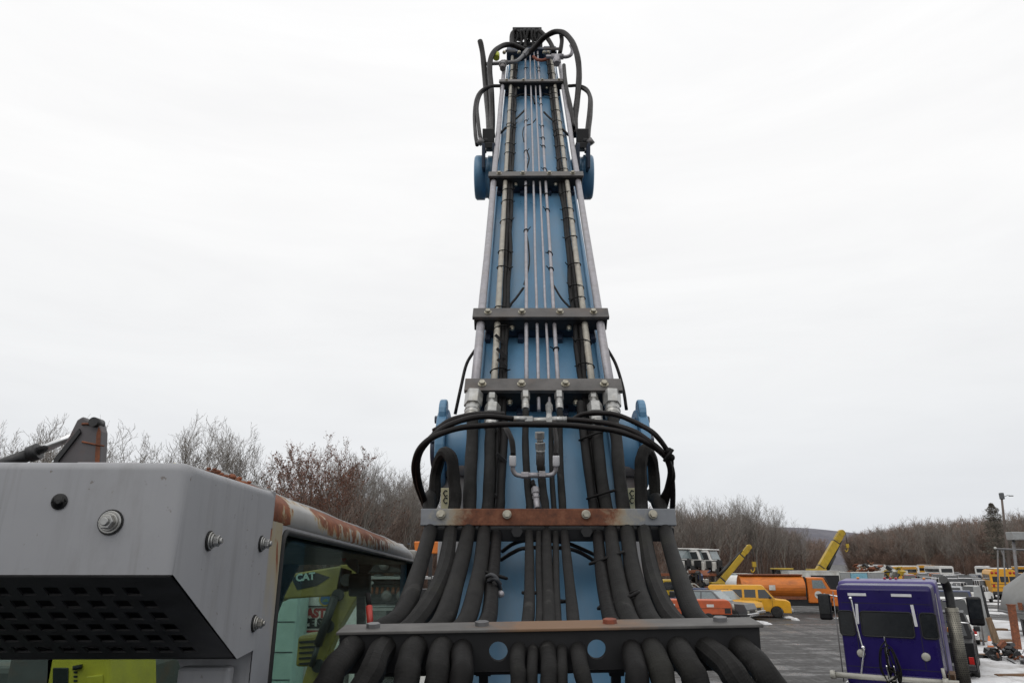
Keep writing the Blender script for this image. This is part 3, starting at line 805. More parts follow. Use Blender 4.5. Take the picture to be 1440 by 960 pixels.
# ---- wide lower hose bar: web with two round holes, flange on top
TL = .0185
wax = (RT + UP * TL).normalized()
o = P(773, 913, 1.405)
wuy = (UP * .985 + FW * .17).normalized()
Mw = fm(o, wax, wuy)
W2 = .415
web = mplate('lower_hose_bar', [(-W2, -.036), (W2, -.036), (W2, .036), (-W2, .036)], [circ(-.1015, .000, .0185), circ(.0925, .0005, .0185)], .012, Mw, 'clamp_black')
b = MM(); e = (FW * .982 - UP * .20).normalized()
fo = o + wuy * .0395
b.frame(fo + e * .040 - e * .012, wax, e, wax.cross(e).normalized(), 2 * W2 + .012, .082, .006)
fl = b.build('flange', 'flange_bar', web, .0015)
b = MM(); b.frame(o + FW * .012 - UP * .042, wax, FW, UP, 2 * W2 - .06, .034, .006); b.build('lower_flange', 'clamp_black', web)
for px, m in ((526, 'steel_grey'), (679, 'steel_grey'), (859, 'bolt_rust'), (1014.5, 'steel_grey')):
    q = fo + wax * ((px - 773) / 1000 * 1.44) + e * .030; nn = -wax.cross(e).normalized()
    if nn.z < 0: nn = -nn
    b = MM(); b.hexa(q, q + nn * .0115, .0145); b.cyl(q, q + nn * .003, .0165); b.build('bolt', m, web, .001, 1)
for px in (680, 866):
    b = MM(); b.frame(P(px, 950, 1.43), RT, UP, FW, .018, .05, .018); b.frame(P(px, 941, 1.43), RT, UP, FW, .03, .012, .03)
    b.build('standoff', 'clamp_black', web)
# red and black rod standing behind the wide bar
b = MM(); b.cyl(P(521, 885, 1.62), P(519, 852, 1.66), .0075); rod = b.build('marker_rod', 'red_paint', machine)
b = MM(); b.cyl(P(519, 853, 1.66), P(517.5, 834, 1.68), .006); b.build('tip', 'cable_black', rod)

# ---- machine deck, slew ring and tracks under it all (below the picture)
dk = MM()
dk.box((BASE.x - .1, 2.0, 1.45), (3.0, 4.6, .35)); dk.box((BASE.x + .75, .9, 1.95), (1.2, 2.2, .7)); dk.box((BASE.x, -.6, 1.9), (3.0, 1.0, 1.2))
dk.build('deck', 'blue_dark', machine, .03)
b = MM(); b.cyl(V((BASE.x, 2.0, .9)), V((BASE.x, 2.0, 1.28)), .7, n=32); b.build('slew_ring', 'steel_grey', machine)
for sx in (-1, 1):
    b = MM()
    prof = []
    for i in range(24):
        a = 2 * math.pi * i / 24; prof.append(V((BASE.x + sx * 1.25, 2.0 + math.cos(a) * .45 + (1.6 if math.cos(a) > 0 else -1.6), .46 + math.sin(a) * .45)))
    b.poly(prof, V((sx * .5, 0, 0))); b.build('track', 'tyre', machine, .02)
b = MM(); b.box((BASE.x, 2.0, .75), (2.6, 1.6, .35)); b.build('undercarriage', 'blue_dark', machine, .02)

# ================================================================== cab (same machine)
ZC = 1.35
CF = cv(-.03, -.335, 1).normalized()
CRR = (RT - CF * RT.dot(CF)).normalized(); CU = CRR.cross(CF).normalized()
CO = P(378, 690, ZC)
def CB(a, bb, c): return CO + CRR * a + CF * bb + CU * c
def CS(px, py, a=0.0):                      # point seen on a plane parallel to the cab side
    return hit(px, py, CO + CRR * a, CRR)
def bc(p): q = p - CO; return q.dot(CF), q.dot(CU)
def sb(px, py, a=0.0): return bc(CS(px, py, a))
LCAB = sb(583, 772)[0]
print('cab length', LCAB)
WCAB = 1.02
zt = lambda b_: 0.0
# roof with its rounded rusty rail
prof = [(-WCAB, .018), (-.5, .030), (-.12, .026), (-.062, .022), (-.040, .014), (-.014, -.006), (-.004, -.016), (0, -.05), (-.012, -.056), (-.06, -.056), (-WCAB, -.05)]
N = 40; vs = []; fs = []; uvs = {}
b = MM()
for i in range(N + 1):
    u = i / N
    for (a, c) in prof: vs.append(CB(a, -.01 + u * (LCAB + .01), c - (0 if u < .93 else (u - .93) * .25)))
n = len(prof)
for i in range(N):
    for k in range(n - 1):
        b.uv[len(fs)] = [(i / N, max(0, (k - 3) / 5)), (i / N, max(0, (k - 2) / 5)), ((i + 1) / N, max(0, (k - 2) / 5)), ((i + 1) / N, max(0, (k - 3) / 5))]
        fs.append((i * n + k, i * n + k + 1, (i + 1) * n + k + 1, (i + 1) * n + k))
fs.append(tuple(range(n))[::-1]); fs.append(tuple(N * n + k for k in range(n)))
b.add(vs, fs, True)
roof = b.build('cab_roof', 'cab_rust', machine)
b = MM(); b.tube([CB(-.105, x, .034 + .002 * math.sin(x * 9)) for x in [i * (LCAB - .05) / 14 for i in range(15)]], .008, 8)
b.build('gutter', 'container_grey', roof)
b = MM(); b.frame(CB(-.022, LCAB + .02, -.03), CRR, CF, CU, .07, .07, .055); b.build('end_cap', 'white_worn', roof, .012)
b = MM(); b.frame(CB(-.03, LCAB - .012, .0292), CRR, CF, CU, .012, .05, .002); b.build('sticker', 'sticker_blue', roof)
b = MM()
for i in range(60):
    b.ball(CB(-.08 + rnd.uniform(-.025, .02), -.02 + rnd.uniform(-.10, .10), .022 + rnd.uniform(-.003, .006)), rnd.uniform(.003, .006), 6, (1.2, 1.3, .7))
b.build('rust_scale', 'rust', roof)
# side wall with the big window opening
CL = -1.75
wx0, wtop = sb(399, 727); wx1 = sb(581, 787)[0]
th = .04
Mside = fm(CB(-th / 2, 0, 0), CF, CU)       # x along cab, y up
op = []
def rrect(x0, y0, x1, y1, r=.05, n=5):
    o = []
    for cx, cy, a0 in ((x1 - r, y1 - r, 0), (x0 + r, y1 - r, 90), (x0 + r, y0 + r, 180), (x1 - r, y0 + r, 270)):
        for i in range(n + 1):
            a = R(a0 + 90 * i / n); o.append((cx + r * math.cos(a), cy + r * math.sin(a)))
    return o
WB = -1.05
w0 = wx0 - .004
side = mplate('side_wall', [(0, CL), (LCAB, CL), (LCAB, -.055), (0, -.055)], [rrect(w0, WB, LCAB - .05, -.062, .03)], th, Mside, 'cab_paint')
# rear pillar face with its own peeling paint
b = MM(); b.add([CB(.002, .0, -.052), CB(.002, w0 - .002, -.052), CB(.002, w0 - .002, -1.2), CB(.002, .0, -1.2)], [(0, 1, 2, 3)])
b.uv[0] = [(0, 0), (1, 0), (1, 2.2), (0, 2.2)]
b.build('pillar_face', 'pillar_paint', side)
b = MM()
ring = [CB(.001, x, y) for x, y in rrect(w0 + .006, WB + .012, LCAB - .06, -.067, .03)]
b.tube(ring + [ring[0]], .0065, 8, False); b.build('window_gasket', 'rubber_trim', side)
b = MM(); b.frame(CB(-.018, (w0 + LCAB) / 2, (WB - .062) / 2), CF, CU, CRR, LCAB - w0 - .02, -WB - .05, .006)
win = b.build('side_window', 'cab_glass', machine)
# front wall with the windshield openings, seen through the side glass
FB = LCAB - .04
def fw_(px, py): q = hit(px, py, CB(0, FB, 0), CF) - CO; return q.dot(CRR), q.dot(CU)
opn1 = [fw_(*p) for p in ((421, 793), (502, 793), (502, 985), (378, 985), (388, 868), (400, 836))]
opn2 = [fw_(*p) for p in ((514, 812), (528, 790), (540, 781), (562, 786), (566, 800), (566, 985), (514, 985))]
WL = min(p[0] for p in opn1) - .08
print('front', WL, opn1, opn2)
FL = min(p[1] for p in opn1 + opn2) - .1
front = mplate('front_wall', [(WL, FL), (-.004, FL), (-.004, -.055), (WL, -.055)], [opn1, opn2], .03, fm(CB(0, FB, 0), CRR, CU), 'interior_black')
xs = [p[0] for p in opn1]; ys = [p[1] for p in opn1]; x2 = [p[0] for p in opn2]; y2 = [p[1] for p in opn2]
for q, r_ in ((xs, ys), (x2, y2)):
    b = MM(); b.frame(CB((min(q) + max(q)) / 2, FB + .004, (min(r_) + max(r_)) / 2), CRR, CU, CF, max(q) - min(q) + .02, max(r_) - min(r_) + .02, .004)
    b.build('windshield', 'cab_glass', machine)
b = MM(); q0 = fw_(421, 791.5); q1 = fw_(503, 791.5)
b.tube([CB(q0[0], FB - .02, q0[1]), CB(q1[0], FB - .02, q1[1])], .007, 8); b.build('window_trim', 'container_grey', front)
b = MM(); q0 = fw_(569, 786); b.frame(CB(q0[0], FB - .02, q0[1] - .6), CRR, CU, CF, .03, 1.15, .03); b.build('blue_post', 'blue_paint', front)
mplate('far_side_wall', [(0, CL), (LCAB, CL), (LCAB, -.05), (0, -.05)], [rrect(.12, -1.05, LCAB - .15, -.12, .05)], .03, fm(CB(-WCAB, 0, 0), CF, CU), 'interior_black')
b = MM(); b.frame(CB(-WCAB, LCAB / 2, -.58), CF, CU, CRR, LCAB - .25, .95, .006); b.build('far_window', 'cab_glass', machine)
# headliner, floor, front frame, seat, console
b = MM(); b.frame(CB(-WCAB / 2, LCAB / 2, -.075), CRR, CF, CU, WCAB - .06, LCAB - .06, .012); b.build('headliner', 'interior_black', machine)
b = MM(); b.frame(CB(-WCAB / 2, LCAB / 2, CL + .02), CRR, CF, CU, WCAB - .06, LCAB - .04, .04); b.build('cab_floor', 'interior_black', machine)
b = MM(); b.frame(CB(-.70, .22, -1.0), CRR, CF, CU, .40, .13, .60); st = b.build('operator_seat', 'interior_black', machine, .04)
b = MM(); b.frame(CB(-.70, .50, -1.38), CRR, CF, CU, .45, .5, .12); b.build('cushion', 'interior_black', st, .03)
b = MM(); b.poly([P(478, 752, 2.9), P(500, 755, 2.9), P(503, 806, 2.9), P(489, 796, 2.9)], FW * .03); b.build('sun_blind', 'interior_grey', machine)
b = MM(); b.ball(P(484, 779, 2.7), .022, 8, (.5, .5, 1.3)); b.build('alarm_lamp', 'lamp_red', machine)
b = MM(); b.frame(P(506, 822, 3.3), RT, UP, FW, .10, .10, .04); b.build('monitor', 'interior_black', machine, .01)

# ---- air-conditioner box on the cab rear
AX = .012
f0 = sb(258, 660, AX); f1 = sb(250, 808, AX); s1 = sb(333, 926, AX); s2 = sb(362, 917, AX)
BF0 = (f0[0] + f1[0]) / 2
ctop = sb(257, 650, AX)[1] + .004; cbot = f1[1]
LEFT = -1.15
print('box', f0, f1, s1, s2, ctop)
sh = [(0.0, ctop), (BF0 + .028, ctop), (BF0 + .008, ctop - .008), (BF0, ctop - .028), (BF0, cbot), (s1[0], s1[1]), (s1[0] + .03, s1[1] + .004), (0.0, s1[1] + .01)]
ctr = sb(378, 689, AX)[1]
sh[0] = (-.001, ctr + .002); sh[7] = (-.001, s1[1] + .004)
sh = [(-.001, ctr + .003), (BF0 + .09, ctop + .001)] + [(BF0 + .012 - .012 * math.sin(R(a_)), ctop - .012 + .012 * math.cos(R(a_))) for a_ in (0, 18, 36, 54, 72, 90)] + [(BF0, cbot), (s1[0], s1[1]), (-.001, s1[1] + .008)]
b = MM(); n = len(sh)
rw = .03
secs = []
for a, ins in [(LEFT, 0)] + [(AX - .014 + .014 * math.sin(R(q_)), .014 * (1 - math.cos(R(q_)))) for q_ in (0, 18, 36, 54, 72, 90)]:
    cx = sum(p[0] for p in sh) / n; cy = sum(p[1] for p in sh) / n
    secs.append([(p[0] + (ins if 0 < k_ < len(sh) - 3 else 0), p[1] - (ins if k_ < len(sh) - 3 else 0), a) for k_, p in enumerate(sh)])
vs = []; fs = []
for sct in secs:
    for p in sct: vs.append(CB(p[2], p[0], p[1]))
for i in range(len(secs) - 1):
    for k in range(n):
        if k == n - 3: continue                       # the slanted face is the open vent
        fs.append((i * n + k, i * n + (k + 1) % n, (i + 1) * n + (k + 1) % n, (i + 1) * n + k))
fs.append(tuple((len(secs) - 1) * n + k for k in range(n)))
fs.append(tuple(range(n))[::-1])
b.add(vs, fs, True)
abox = b.build('air_conditioner_box', 'cab_paint', machine)
w_ = abox.modifiers.new('split', 'EDGE_SPLIT'); w_.split_angle = R(32)
# perforated slanted grille, real openings
g0 = CB(AX - .004, BF0 + .003, cbot - .001); g1 = CB(AX - .004, s1[0] + .003, s1[1] + .002)
gv = (g1 - g0); GL = gv.length; gv.normalize()
Mg = fm(g0, CRR, -gv)                              # x right (negative = left), y up the slope
def gpx(px, py):
    nrm = CRR.cross(gv).normalized(); q = hit(px, py, g0, nrm) - g0
    return q.dot(CRR), -q.dot(gv)
holes = []
rows = [((176, 200), 830.5, 6.5, 5), ((200, 216), 848.5, 6, 6), ((214, 231), 865, 6, 7), ((229, 244), 881, 5.5, 7), ((241, 255), 896.5, 5.5, 8), ((254, 262), 912, 4.5, 6)]
for ri, ((x0, x1), y, hh, cnt) in enumerate(rows):
    rowpitch = (37.0, 36.3, 35.5, 34.8, 34.0, 33.5)[ri]
    for j in range(0, 16):
        xl = x0 - j * rowpitch; xr = xl + 21
        if xr < -120: break
        pl = [gpx(xl - 5 + 0, y - hh), gpx(xr - 5, y - hh), gpx(xr + 4, y + hh * .75), gpx(xl + 4, y + hh * .75)]
        holes.append(pl[::-1])
grille = mplate('vent_grille', [(LEFT - AX + .004, -GL), (0, -GL), (0, 0), (LEFT - AX + .004, 0)], holes, .003, Mg, 'louver_black', abox)
b = MM(); b.frame(CB(AX + LEFT / 2, (BF0 + s1[0]) / 2 + .06, (cbot + s1[1]) / 2 + .02), CRR, gv, CRR.cross(gv), -LEFT - .03, GL * .98, .004)
b.build('filter', 'interior_black', abox)  # dark sheet behind the holes paints the shade inside the box
def studbolt(o, nrm, r, par):
    b = MM(); b.cyl(o, o + nrm * .002, r * 1.12, n=24); b.build('rubber_washer', 'rubber_trim', par)
    b = MM(); b.cyl(o + nrm * .002, o + nrm * .0045, r, n=24); b.cyl(o + nrm * .0045, o + nrm * .0075, r * .80, n=24)
    b.hexa(o + nrm * .0075, o + nrm * .015, r * .66); b.cyl(o + nrm * .015, o + nrm * .019, r * .36, n=14)
    return b.build('bolt', 'zinc', par, .0008, 1)
FN = -CF
fo_ = CB(0, BF0, 0)
sbt = studbolt(hit(156, 734, fo_, CF), FN, .0148, abox)
q = hit(84, 705, fo_, CF)
b = MM(); b.lathe(q, FN, [(-.001, .0105), (.002, .0105), (.003, .008), (.0015, .0045), (.004, .003)], 20); b.build('hole_plug', 'rubber_trim', abox)
for px, py in ((294, 760), (367, 764), (357, 876)):
    studbolt(CS(px, py, AX + .0005), CRR, .0128, abox)
# weathered foam seal showing along the top edge
for x0, x1 in ((-.215, -.190), (-.060, -.025)):
    b = MM()
    for i in range(22):
        x = x0 + (x1 - x0) * i / 21; b.ball(CB(x, BF0 + .05 + rnd.uniform(-.01, .01), ctop + .0015), rnd.uniform(.002, .0042), 6)
    b.build('foam_seal', 'foam_yellow', abox)
b = MM(); b.frame(CB(-.12, BF0 + .06, ctop + .002), CRR, CF, CU, .09, .03, .008); b.build('lifting_tab', 'galv', abox, .002)
# lip where the box meets the roof rail
b = MM(); b.frame(CB(.008, .004, -.035), CRR, CF, CU, .006, .016, .07); b.build('edge_lip', 'cab_paint', abox, .002)
# rear wall under the box with a window
Mr = fm(CB(0, 0.012, 0), CRR, CU)
def rx(px, py): q = hit(px, py, CB(0, 0, 0), CF) - CO; return q.dot(CRR), q.dot(CU)
wa = rx(254, 936)
mplate('rear_wall', [(-WCAB, CL), (0.0, CL), (0.0, -.05), (-WCAB, -.05)], [rrect(-WCAB + .06, -1.0, wa[0], wa[1] + .02, .03)], .02, Mr, 'cab_paint')
b = MM(); b.frame(CB((-WCAB + .06 + wa[0]) / 2, .014, (-1.0 + wa[1]) / 2), CRR, CU, CF, wa[0] + WCAB - .06, wa[1] + 1.02, .005); b.build('rear_window', 'cab_glass', machine)
b = MM(); q0 = hit(255, 936, CB(0, -.02, 0), CF); q1 = hit(327, 936, CB(0, -.02, 0), CF)
w_ = (q1 - q0).length
b.frame((q0 + q1) / 2 - CU * .25, CRR, CU, CF, w_, .5, .03); b.build('rear_cover', 'cab_paint', machine, .006)
# ================================================================== ground, hills
import numpy as np
def mesh_np(name, verts, faces, m, parent=None, smooth=False):
    me = bpy.data.meshes.new(name); nv = len(verts); nf = len(faces); k = faces.shape[1]
    me.vertices.add(nv); me.vertices.foreach_set('co', verts.astype(np.float32).ravel())
    me.loops.add(nf * k); me.loops.foreach_set('vertex_index', faces.astype(np.int32).ravel())
    me.polygons.add(nf); me.polygons.foreach_set('loop_start', np.arange(0, nf * k, k, dtype=np.int32))
    me.polygons.foreach_set('use_smooth', np.full(nf, smooth))
    me.update(calc_edges=True); me.validate()
    if m: me.materials.append(MATS[m])
    o = bpy.data.objects.new(name, me); COL.objects.link(o); o.parent = parent
    return o
b = MB(); b.quad((-4000, -500, 0), (4000, -500, 0), (4000, 6000, 0), (-4000, 6000, 0))
tag(b.build('ground', 'yard_asphalt'), kind='structure')
rnd = random.Random(11)
# front edge of the wood, left to right (image column, distance)
EDGE = [(-420, 44), (-120, 47), (60, 50), (240, 52), (430, 62), (520, 78), (610, 98), (770, 108), (950, 116), (1040, 148), (1110, 205), (1160, 290)]
EDGE2 = [(1195, 250), (1225, 215), (1262, 188), (1320, 168), (1400, 150), (1480, 138), (1640, 122), (1900, 110)]
def terrain(name, edge, depth, rise, m, nx=60, ny=10):
    pts = []
    for i in range(len(edge)):
        pts.append(V((GX(edge[i][0], edge[i][1]), edge[i][1], 0)))
    q = spl(pts, 6); vs = []; n = len(q)
    for j in range(ny + 1):
        for i, p in enumerate(q):
            d = V((p.x, p.y, 0)).normalized(); u = j / ny
            h = rise * (u ** 1.2) * (.8 + .35 * math.sin(i * .5) * math.sin(i * .23 + 1)) + .02
            vs.append(p + d * (depth * u) + V((0, 0, h - (.3 if j == 0 else 0))))
    fs = [(j * n + i, j * n + i + 1, (j + 1) * n + i + 1, (j + 1) * n + i) for j in range(ny) for i in range(n - 1)]
    b = MB(); b.add(vs, fs, True)
    return tag(b.build(name, m), kind='structure')
terrain('hill', EDGE, 120, 6.0, 'hill_litter')
terrain('hill', EDGE2, 140, 7.0, 'hill_litter')
vs = []; n = 90
for i in range(n + 1):
    x = -900 + 3600 * i / n
    z = 66 + 9 * math.sin(i * .21 + .6) + 5 * math.sin(i * .53) + 2 * rnd.random()
    vs += [V((x, 1500, -2)), V((x, 1560, z * .7)), V((x, 1640, z)), V((x, 2300, z * .9))]
b = MB(); b.add(vs, [(4 * i + k, 4 * i + 4 + k, 4 * i + 5 + k, 4 * i + 1 + k) for i in range(n) for k in range(3)], True)
tag(b.build('distant_ridge', 'ridge_wood'), kind='structure')

# ================================================================== bare winter trees
def grow(seed, h, lv, spread=1.0, first=.28, kids=(9, 6, 5, 4), twig=.010, trunk_r=None):
    r = random.Random(seed); seg = []
    def limb(p, d, L, rad, level, steps):
        pts = [(p, rad)]
        for i in range(steps):
            j = V((r.gauss(0, 1), r.gauss(0, 1), r.gauss(0, .6))) * (.10 + .07 * level)
            d = (d + j + V((0, 0, .06 + .05 * level))).normalized(); p2 = p + d * (L / steps)
            r1 = max(twig, rad * (1 - .75 * (i + 1) / steps))
            r0 = max(twig, rad * (1 - .75 * i / steps))
            seg.append((p, p2, r0, r1, level)); p = p2; pts.append((p, r1))
        if level >= lv: return
        nk = kids[min(level, len(kids) - 1)]
        for c in range(nk):
            f = first + (1 - first) * ((c + r.random()) / nk) if level == 0 else .2 + .8 * ((c + r.random()) / nk)
            ii = min(len(pts) - 1, f * steps); i0 = int(ii); fr = ii - i0
            a = pts[i0][0]; bb = pts[min(i0 + 1, len(pts) - 1)][0]; q = a.lerp(bb, fr)
            ang = r.uniform(0, 2 * math.pi); tilt = r.uniform(.45, .95) * spread * (1.1 - .45 * f if level == 0 else 1)
            base = d if level else V((0, 0, 1))
            s1 = base.orthogonal().normalized(); s2 = base.cross(s1)
            nd_ = (base * math.cos(tilt) + (s1 * math.cos(ang) + s2 * math.sin(ang)) * math.sin(tilt)).normalized()
            ln = L * r.uniform(.36, .62) * (1.15 - .55 * f if level == 0 else .95)
            limb(q, nd_, ln, max(twig, pts[i0][1] * .55), level + 1, max(2, 5 - level))
    limb(V((0, 0, -.1)), V((r.gauss(0, .04), r.gauss(0, .04), 1)), h, trunk_r or h * .0125, 0, 9)
    return seg
def seg_arrays(segs, n=3):
    P0 = np.array([s[0] for s in segs]); P1 = np.array([s[1] for s in segs])
    r0 = np.array([s[2] for s in segs])[:, None]; r1 = np.array([s[3] for s in segs])[:, None]
    d = P1 - P0; d /= np.linalg.norm(d, axis=1, keepdims=True) + 1e-9
    ref = np.where(np.abs(d[:, 2:3]) < .9, np.array([[0, 0, 1.]]), np.array([[1., 0, 0]]))
    u = np.cross(d, ref); u /= np.linalg.norm(u, axis=1, keepdims=True); w = np.cross(d, u)
    vs = []
    for P_, r_ in ((P0, r0), (P1, r1)):
        for k in range(n):
            a = 2 * math.pi * k / n; vs.append(P_ + (u * math.cos(a) + w * math.sin(a)) * r_)
    vv = np.stack(vs, 1).reshape(-1, 3); N = len(segs)
    base = (np.arange(N) * 2 * n)[:, None]
    ff = np.concatenate([base + np.array([[k, (k + 1) % n, n + (k + 1) % n, n + k]]) for k in range(n)], 0)
    return vv, ff
def leaf_arrays(segs, count, size, seed, lvmin):
    r = random.Random(seed); c = [s for s in segs if s[4] >= lvmin]; vs = []; fs = []
    for i in range(count):
        s = r.choice(c); p = s[0].lerp(s[1], r.random()) + V((r.gauss(0, .06), r.gauss(0, .06), r.gauss(0, .06)))
        u = V((r.gauss(0, 1), r.gauss(0, 1), r.gauss(0, 1))).normalized(); w = u.orthogonal().normalized(); z = size * r.uniform(.6, 1.3)
        o = len(vs); vs += [p - u * z, p + w * z * .6, p + u * z, p - w * z * .6]; fs.append((o, o + 1, o + 2, o + 3))
    return np.array(vs), np.array(fs)
PROTO = []
for i, (h, spread, first) in enumerate(((12, 1.0, .25), (11, .9, .3), (13, .85, .3), (10, 1.1, .2), (13.5, .62, .35), (12.5, .7, .4))):
    sg = grow(100 + i, h, 4, spread, first, kids=(12, 6, 4, 3), twig=.0095, trunk_r=h * rnd.uniform(.012, .019))
    tv, tf = seg_arrays([s for s in sg if s[4] <= 1], 5); cvv, cf = seg_arrays([s for s in sg if s[4] > 1], 3)
    PROTO.append((tv, tf, cvv, cf, float(np.percentile(cvv[:, 2], 99.7)), sg))
print('crown segs', [len(p[3]) // 3 for p in PROTO])
PM = {}
def tree_me(k, leaf):
    if (k, leaf) not in PM:
        tv, tf, cvv, cf, h, sg = PROTO[k]
        a = mesh_np('trunk', tv, tf, 'bark_pale' if k % 2 else 'bark'); c = mesh_np('crown', cvv, cf, 'twig_grey' if not leaf else 'twig')
        d = None
        if leaf:
            lv, lf = leaf_arrays(sg, 3000, .075, k, 2); d = mesh_np('dry_leaves', lv, lf, 'oak_leaf')
        PM[(k, leaf)] = (a.data, c.data, d.data if d else None)
        for o in (a, c, d):
            if o: bpy.data.objects.remove(o)
    return PM[(k, leaf)]
def plant(px, Y, hgt, k, label, group, leaf=False, z=0, name='bare_tree'):
    t = thing(name, label, 'tree', (GX(px, Y), Y, z), rnd.uniform(0, 6.28), group)
    s = hgt / PROTO[k][4]; t.scale = (s, s, s)
    for nm, me in zip(('trunk', 'crown', 'dry_leaves'), tree_me(k, leaf)):
        if me is None: continue
        o = bpy.data.objects.new(nm, me); COL.objects.link(o); o.parent = t
    return t
GL_ = 'bare grey trees standing beyond the cab roof'
for px, Y, top, k in ((-60, 52, 600, 0), (22, 52, 586, 0), (44, 50, 592, 2), (64, 56, 590, 1), (118, 58, 604, 0), (-8, 60, 606, 3), (92, 62, 618, 1), (172, 58, 604, 1), (200, 54, 590, 2), (228, 51, 578, 0), (252, 55, 580, 1),
                      (282, 54, 600, 3), (318, 56, 612, 0), (346, 60, 622, 1), (262, 66, 596, 5), (-30, 66, 602, 5), (186, 68, 612, 3)):
    plant(px, Y, ZW(top, Y), k, 'leafless grey tree among those showing above the grey cab and its rear box', GL_)
GO = 'oaks still holding red brown leaves'
for px, Y, top, k in ((392, 58, 618, 1), (418, 62, 612, 0), (442, 60, 616, 2), (466, 66, 640, 3), (374, 66, 632, 3)):
    plant(px, Y, ZW(top, Y), k, 'oak still holding red brown dry leaves, beyond the rusty cab roof rail', GO, True, name='oak_tree')
GM = 'thin bare trees between cab and boom'
for i in range(34):
    px = 470 + i * 5.2 + rnd.uniform(-4, 4); Y = 72 + i * 1.3 + rnd.uniform(-4, 10)
    top = 640 + (px - 470) * .28 + rnd.uniform(-14, 14)
    plant(px, Y, ZW(top, Y), rnd.choice((4, 5, 4, 5, 2)), 'thin leafless tree in the row between the cab roof and the boom', GM)
GRr = 'bare trees behind the truck cab rack'
for i in range(44):
    px = 936 + i * 4.7 + rnd.uniform(-3, 3); f = (px - 936) / 190
    Y = 118 + 20 * f + 75 * max(0, f - .25) + rnd.uniform(-4, 14)
    base = 702 + (3 if f < .6 else 3 + 95 * (f - .6)) + rnd.uniform(-7, 10)
    plant(px, Y, ZW(base, Y), rnd.choice((4, 5, 2, 4)), 'leafless tree along the wood edge behind the yellow crane trucks', GRr)
for px, Y, top, k in ((1034, 150, 697, 5), (1068, 160, 699, 1), (1100, 185, 708, 4), (1110, 190, 712, 5), (1136, 230, 738, 3)):
    plant(px, Y, ZW(top, Y), k, 'taller leafless tree standing up out of the wood behind the yellow crane trucks', 'taller trees in the wood')
GF = 'bare trees on the far right skyline'
for i in range(52):
    px = 1196 + i * 5.4 + rnd.uniform(-4, 4); f = (px - 1196) / 260
    Y = np.interp(px, [1195, 1225, 1262, 1320, 1400, 1480], [250, 215, 188, 168, 150, 138]) + rnd.uniform(-2, 22)
    top = np.interp(px, [1190, 1215, 1250, 1300, 1350, 1380, 1440, 1480], [760, 745, 736, 727, 733, 728, 716, 714]) + rnd.uniform(-5, 12)
    plant(px, Y, ZW(top, Y), rnd.choice((0, 1, 2, 3)), 'leafless tree on the far skyline beyond the crowded car rows', GF)

# the mass of the wood behind the front trees: one object nobody could count
LOWP = []
for i in range(5):
    sg = grow(300 + i, 11, 3, .85, .15, kids=(15, 7, 4), twig=.028)
    a_ = seg_arrays(sg, 3); LOWP.append((a_[0] * (11 / np.percentile(a_[0][:, 2], 99.7)), a_[1]))
BR = []
for i in range(3):
    sg = grow(400 + i, 4, 2, 1.1, .02, kids=(15, 6), twig=.014, trunk_r=.04)
    BR.append(seg_arrays(sg, 3))
def scatter(name, items, m):
    VV = []; FF = []; off = 0
    for (vv, ff), x, y, z, s, a in items:
        c, s_ = math.cos(a), math.sin(a)
        q = vv * s; q = np.stack([q[:, 0] * c - q[:, 1] * s_ + x, q[:, 0] * s_ + q[:, 1] * c + y, q[:, 2] + z], 1)
        VV.append(q); FF.append(ff + off); off += len(vv)
    return tag(mesh_np(name, np.concatenate(VV), np.concatenate(FF), m), kind='stuff')
def edge_at(edge, u):
    i = u * (len(edge) - 1); k = min(int(i), len(edge) - 2); f = i - k
    return edge[k][0] * (1 - f) + edge[k + 1][0] * f, edge[k][1] * (1 - f) + edge[k + 1][1] * f
items = []; brush = []
TOPS = ([-420, 0, 240, 360, 430, 520, 610, 770, 950, 1050, 1110, 1130, 1200, 1250, 1310, 1440, 1600, 1900], [680, 680, 680, 684, 690, 700, 712, 700, 712, 722, 740, 756, 752, 741, 732, 722, 714, 700])
for edge, cnt, dep in ((EDGE, 640, 85), (EDGE2, 560, 90)):
    for i in range(cnt):
        px, Y = edge_at(edge, rnd.random()); dd = 4 + dep * rnd.random() ** 1.3; Y2 = Y + dd
        zt_ = ZW(np.interp(px, *TOPS) + rnd.uniform(-2, 22), Y2); z0 = dd / dep * 3
        if px < 330 and rnd.random() < .6: continue
        items.append((rnd.choice(LOWP), GX(px, Y2), Y2, z0 - .3, max(3, (zt_ - z0)) / 11, rnd.uniform(0, 6.28)))
    for i in range(int(cnt * 1.6)):
        px, Y = edge_at(edge, rnd.random()); dd = -1 + 30 * rnd.random() ** 2; Y2 = Y + dd
        brush.append((rnd.choice(BR), GX(px, Y2), Y2, .0, rnd.uniform(.5, 1.25), rnd.uniform(0, 6.28)))
scatter('woods', items, 'twig')
scatter('undergrowth', brush, 'brush_leaf')
# one dark conifer and the utility pole at the far right
t = thing('conifer_tree', 'dark ragged conifer rising above the far right treeline beside the utility pole', 'tree', (GX(1416, 120), 120, 0))
r2 = random.Random(5); b = MB(); b.tube([(0, 0, 0), (.1, 0, 6), (0, 0, 12)], [.22, .14, .03], 7); b.build('trunk', 'bark', t)
vs = []; fs = []
for i in range(5200):
    u = r2.random(); z = 4 + u * 8.2; rad = (1 - u) ** .5 * 2.9 * (.6 + .4 * math.sin(z * 3.1 + 1) ** 2) * (1 if u > .15 else .4 + 4 * u); a = r2.uniform(0, 6.28); q = rad * r2.random() ** .5
    p = V((math.cos(a) * q, math.sin(a) * q, z - q * .12)); u_ = V((r2.gauss(0, 1), r2.gauss(0, 1), r2.gauss(0, .5))).normalized() * .14; w = u_.orthogonal().normalized() * .05
    o = len(vs); vs += [p - u_, p + w, p + u_, p - w]; fs.append((o, o + 1, o + 2, o + 3))
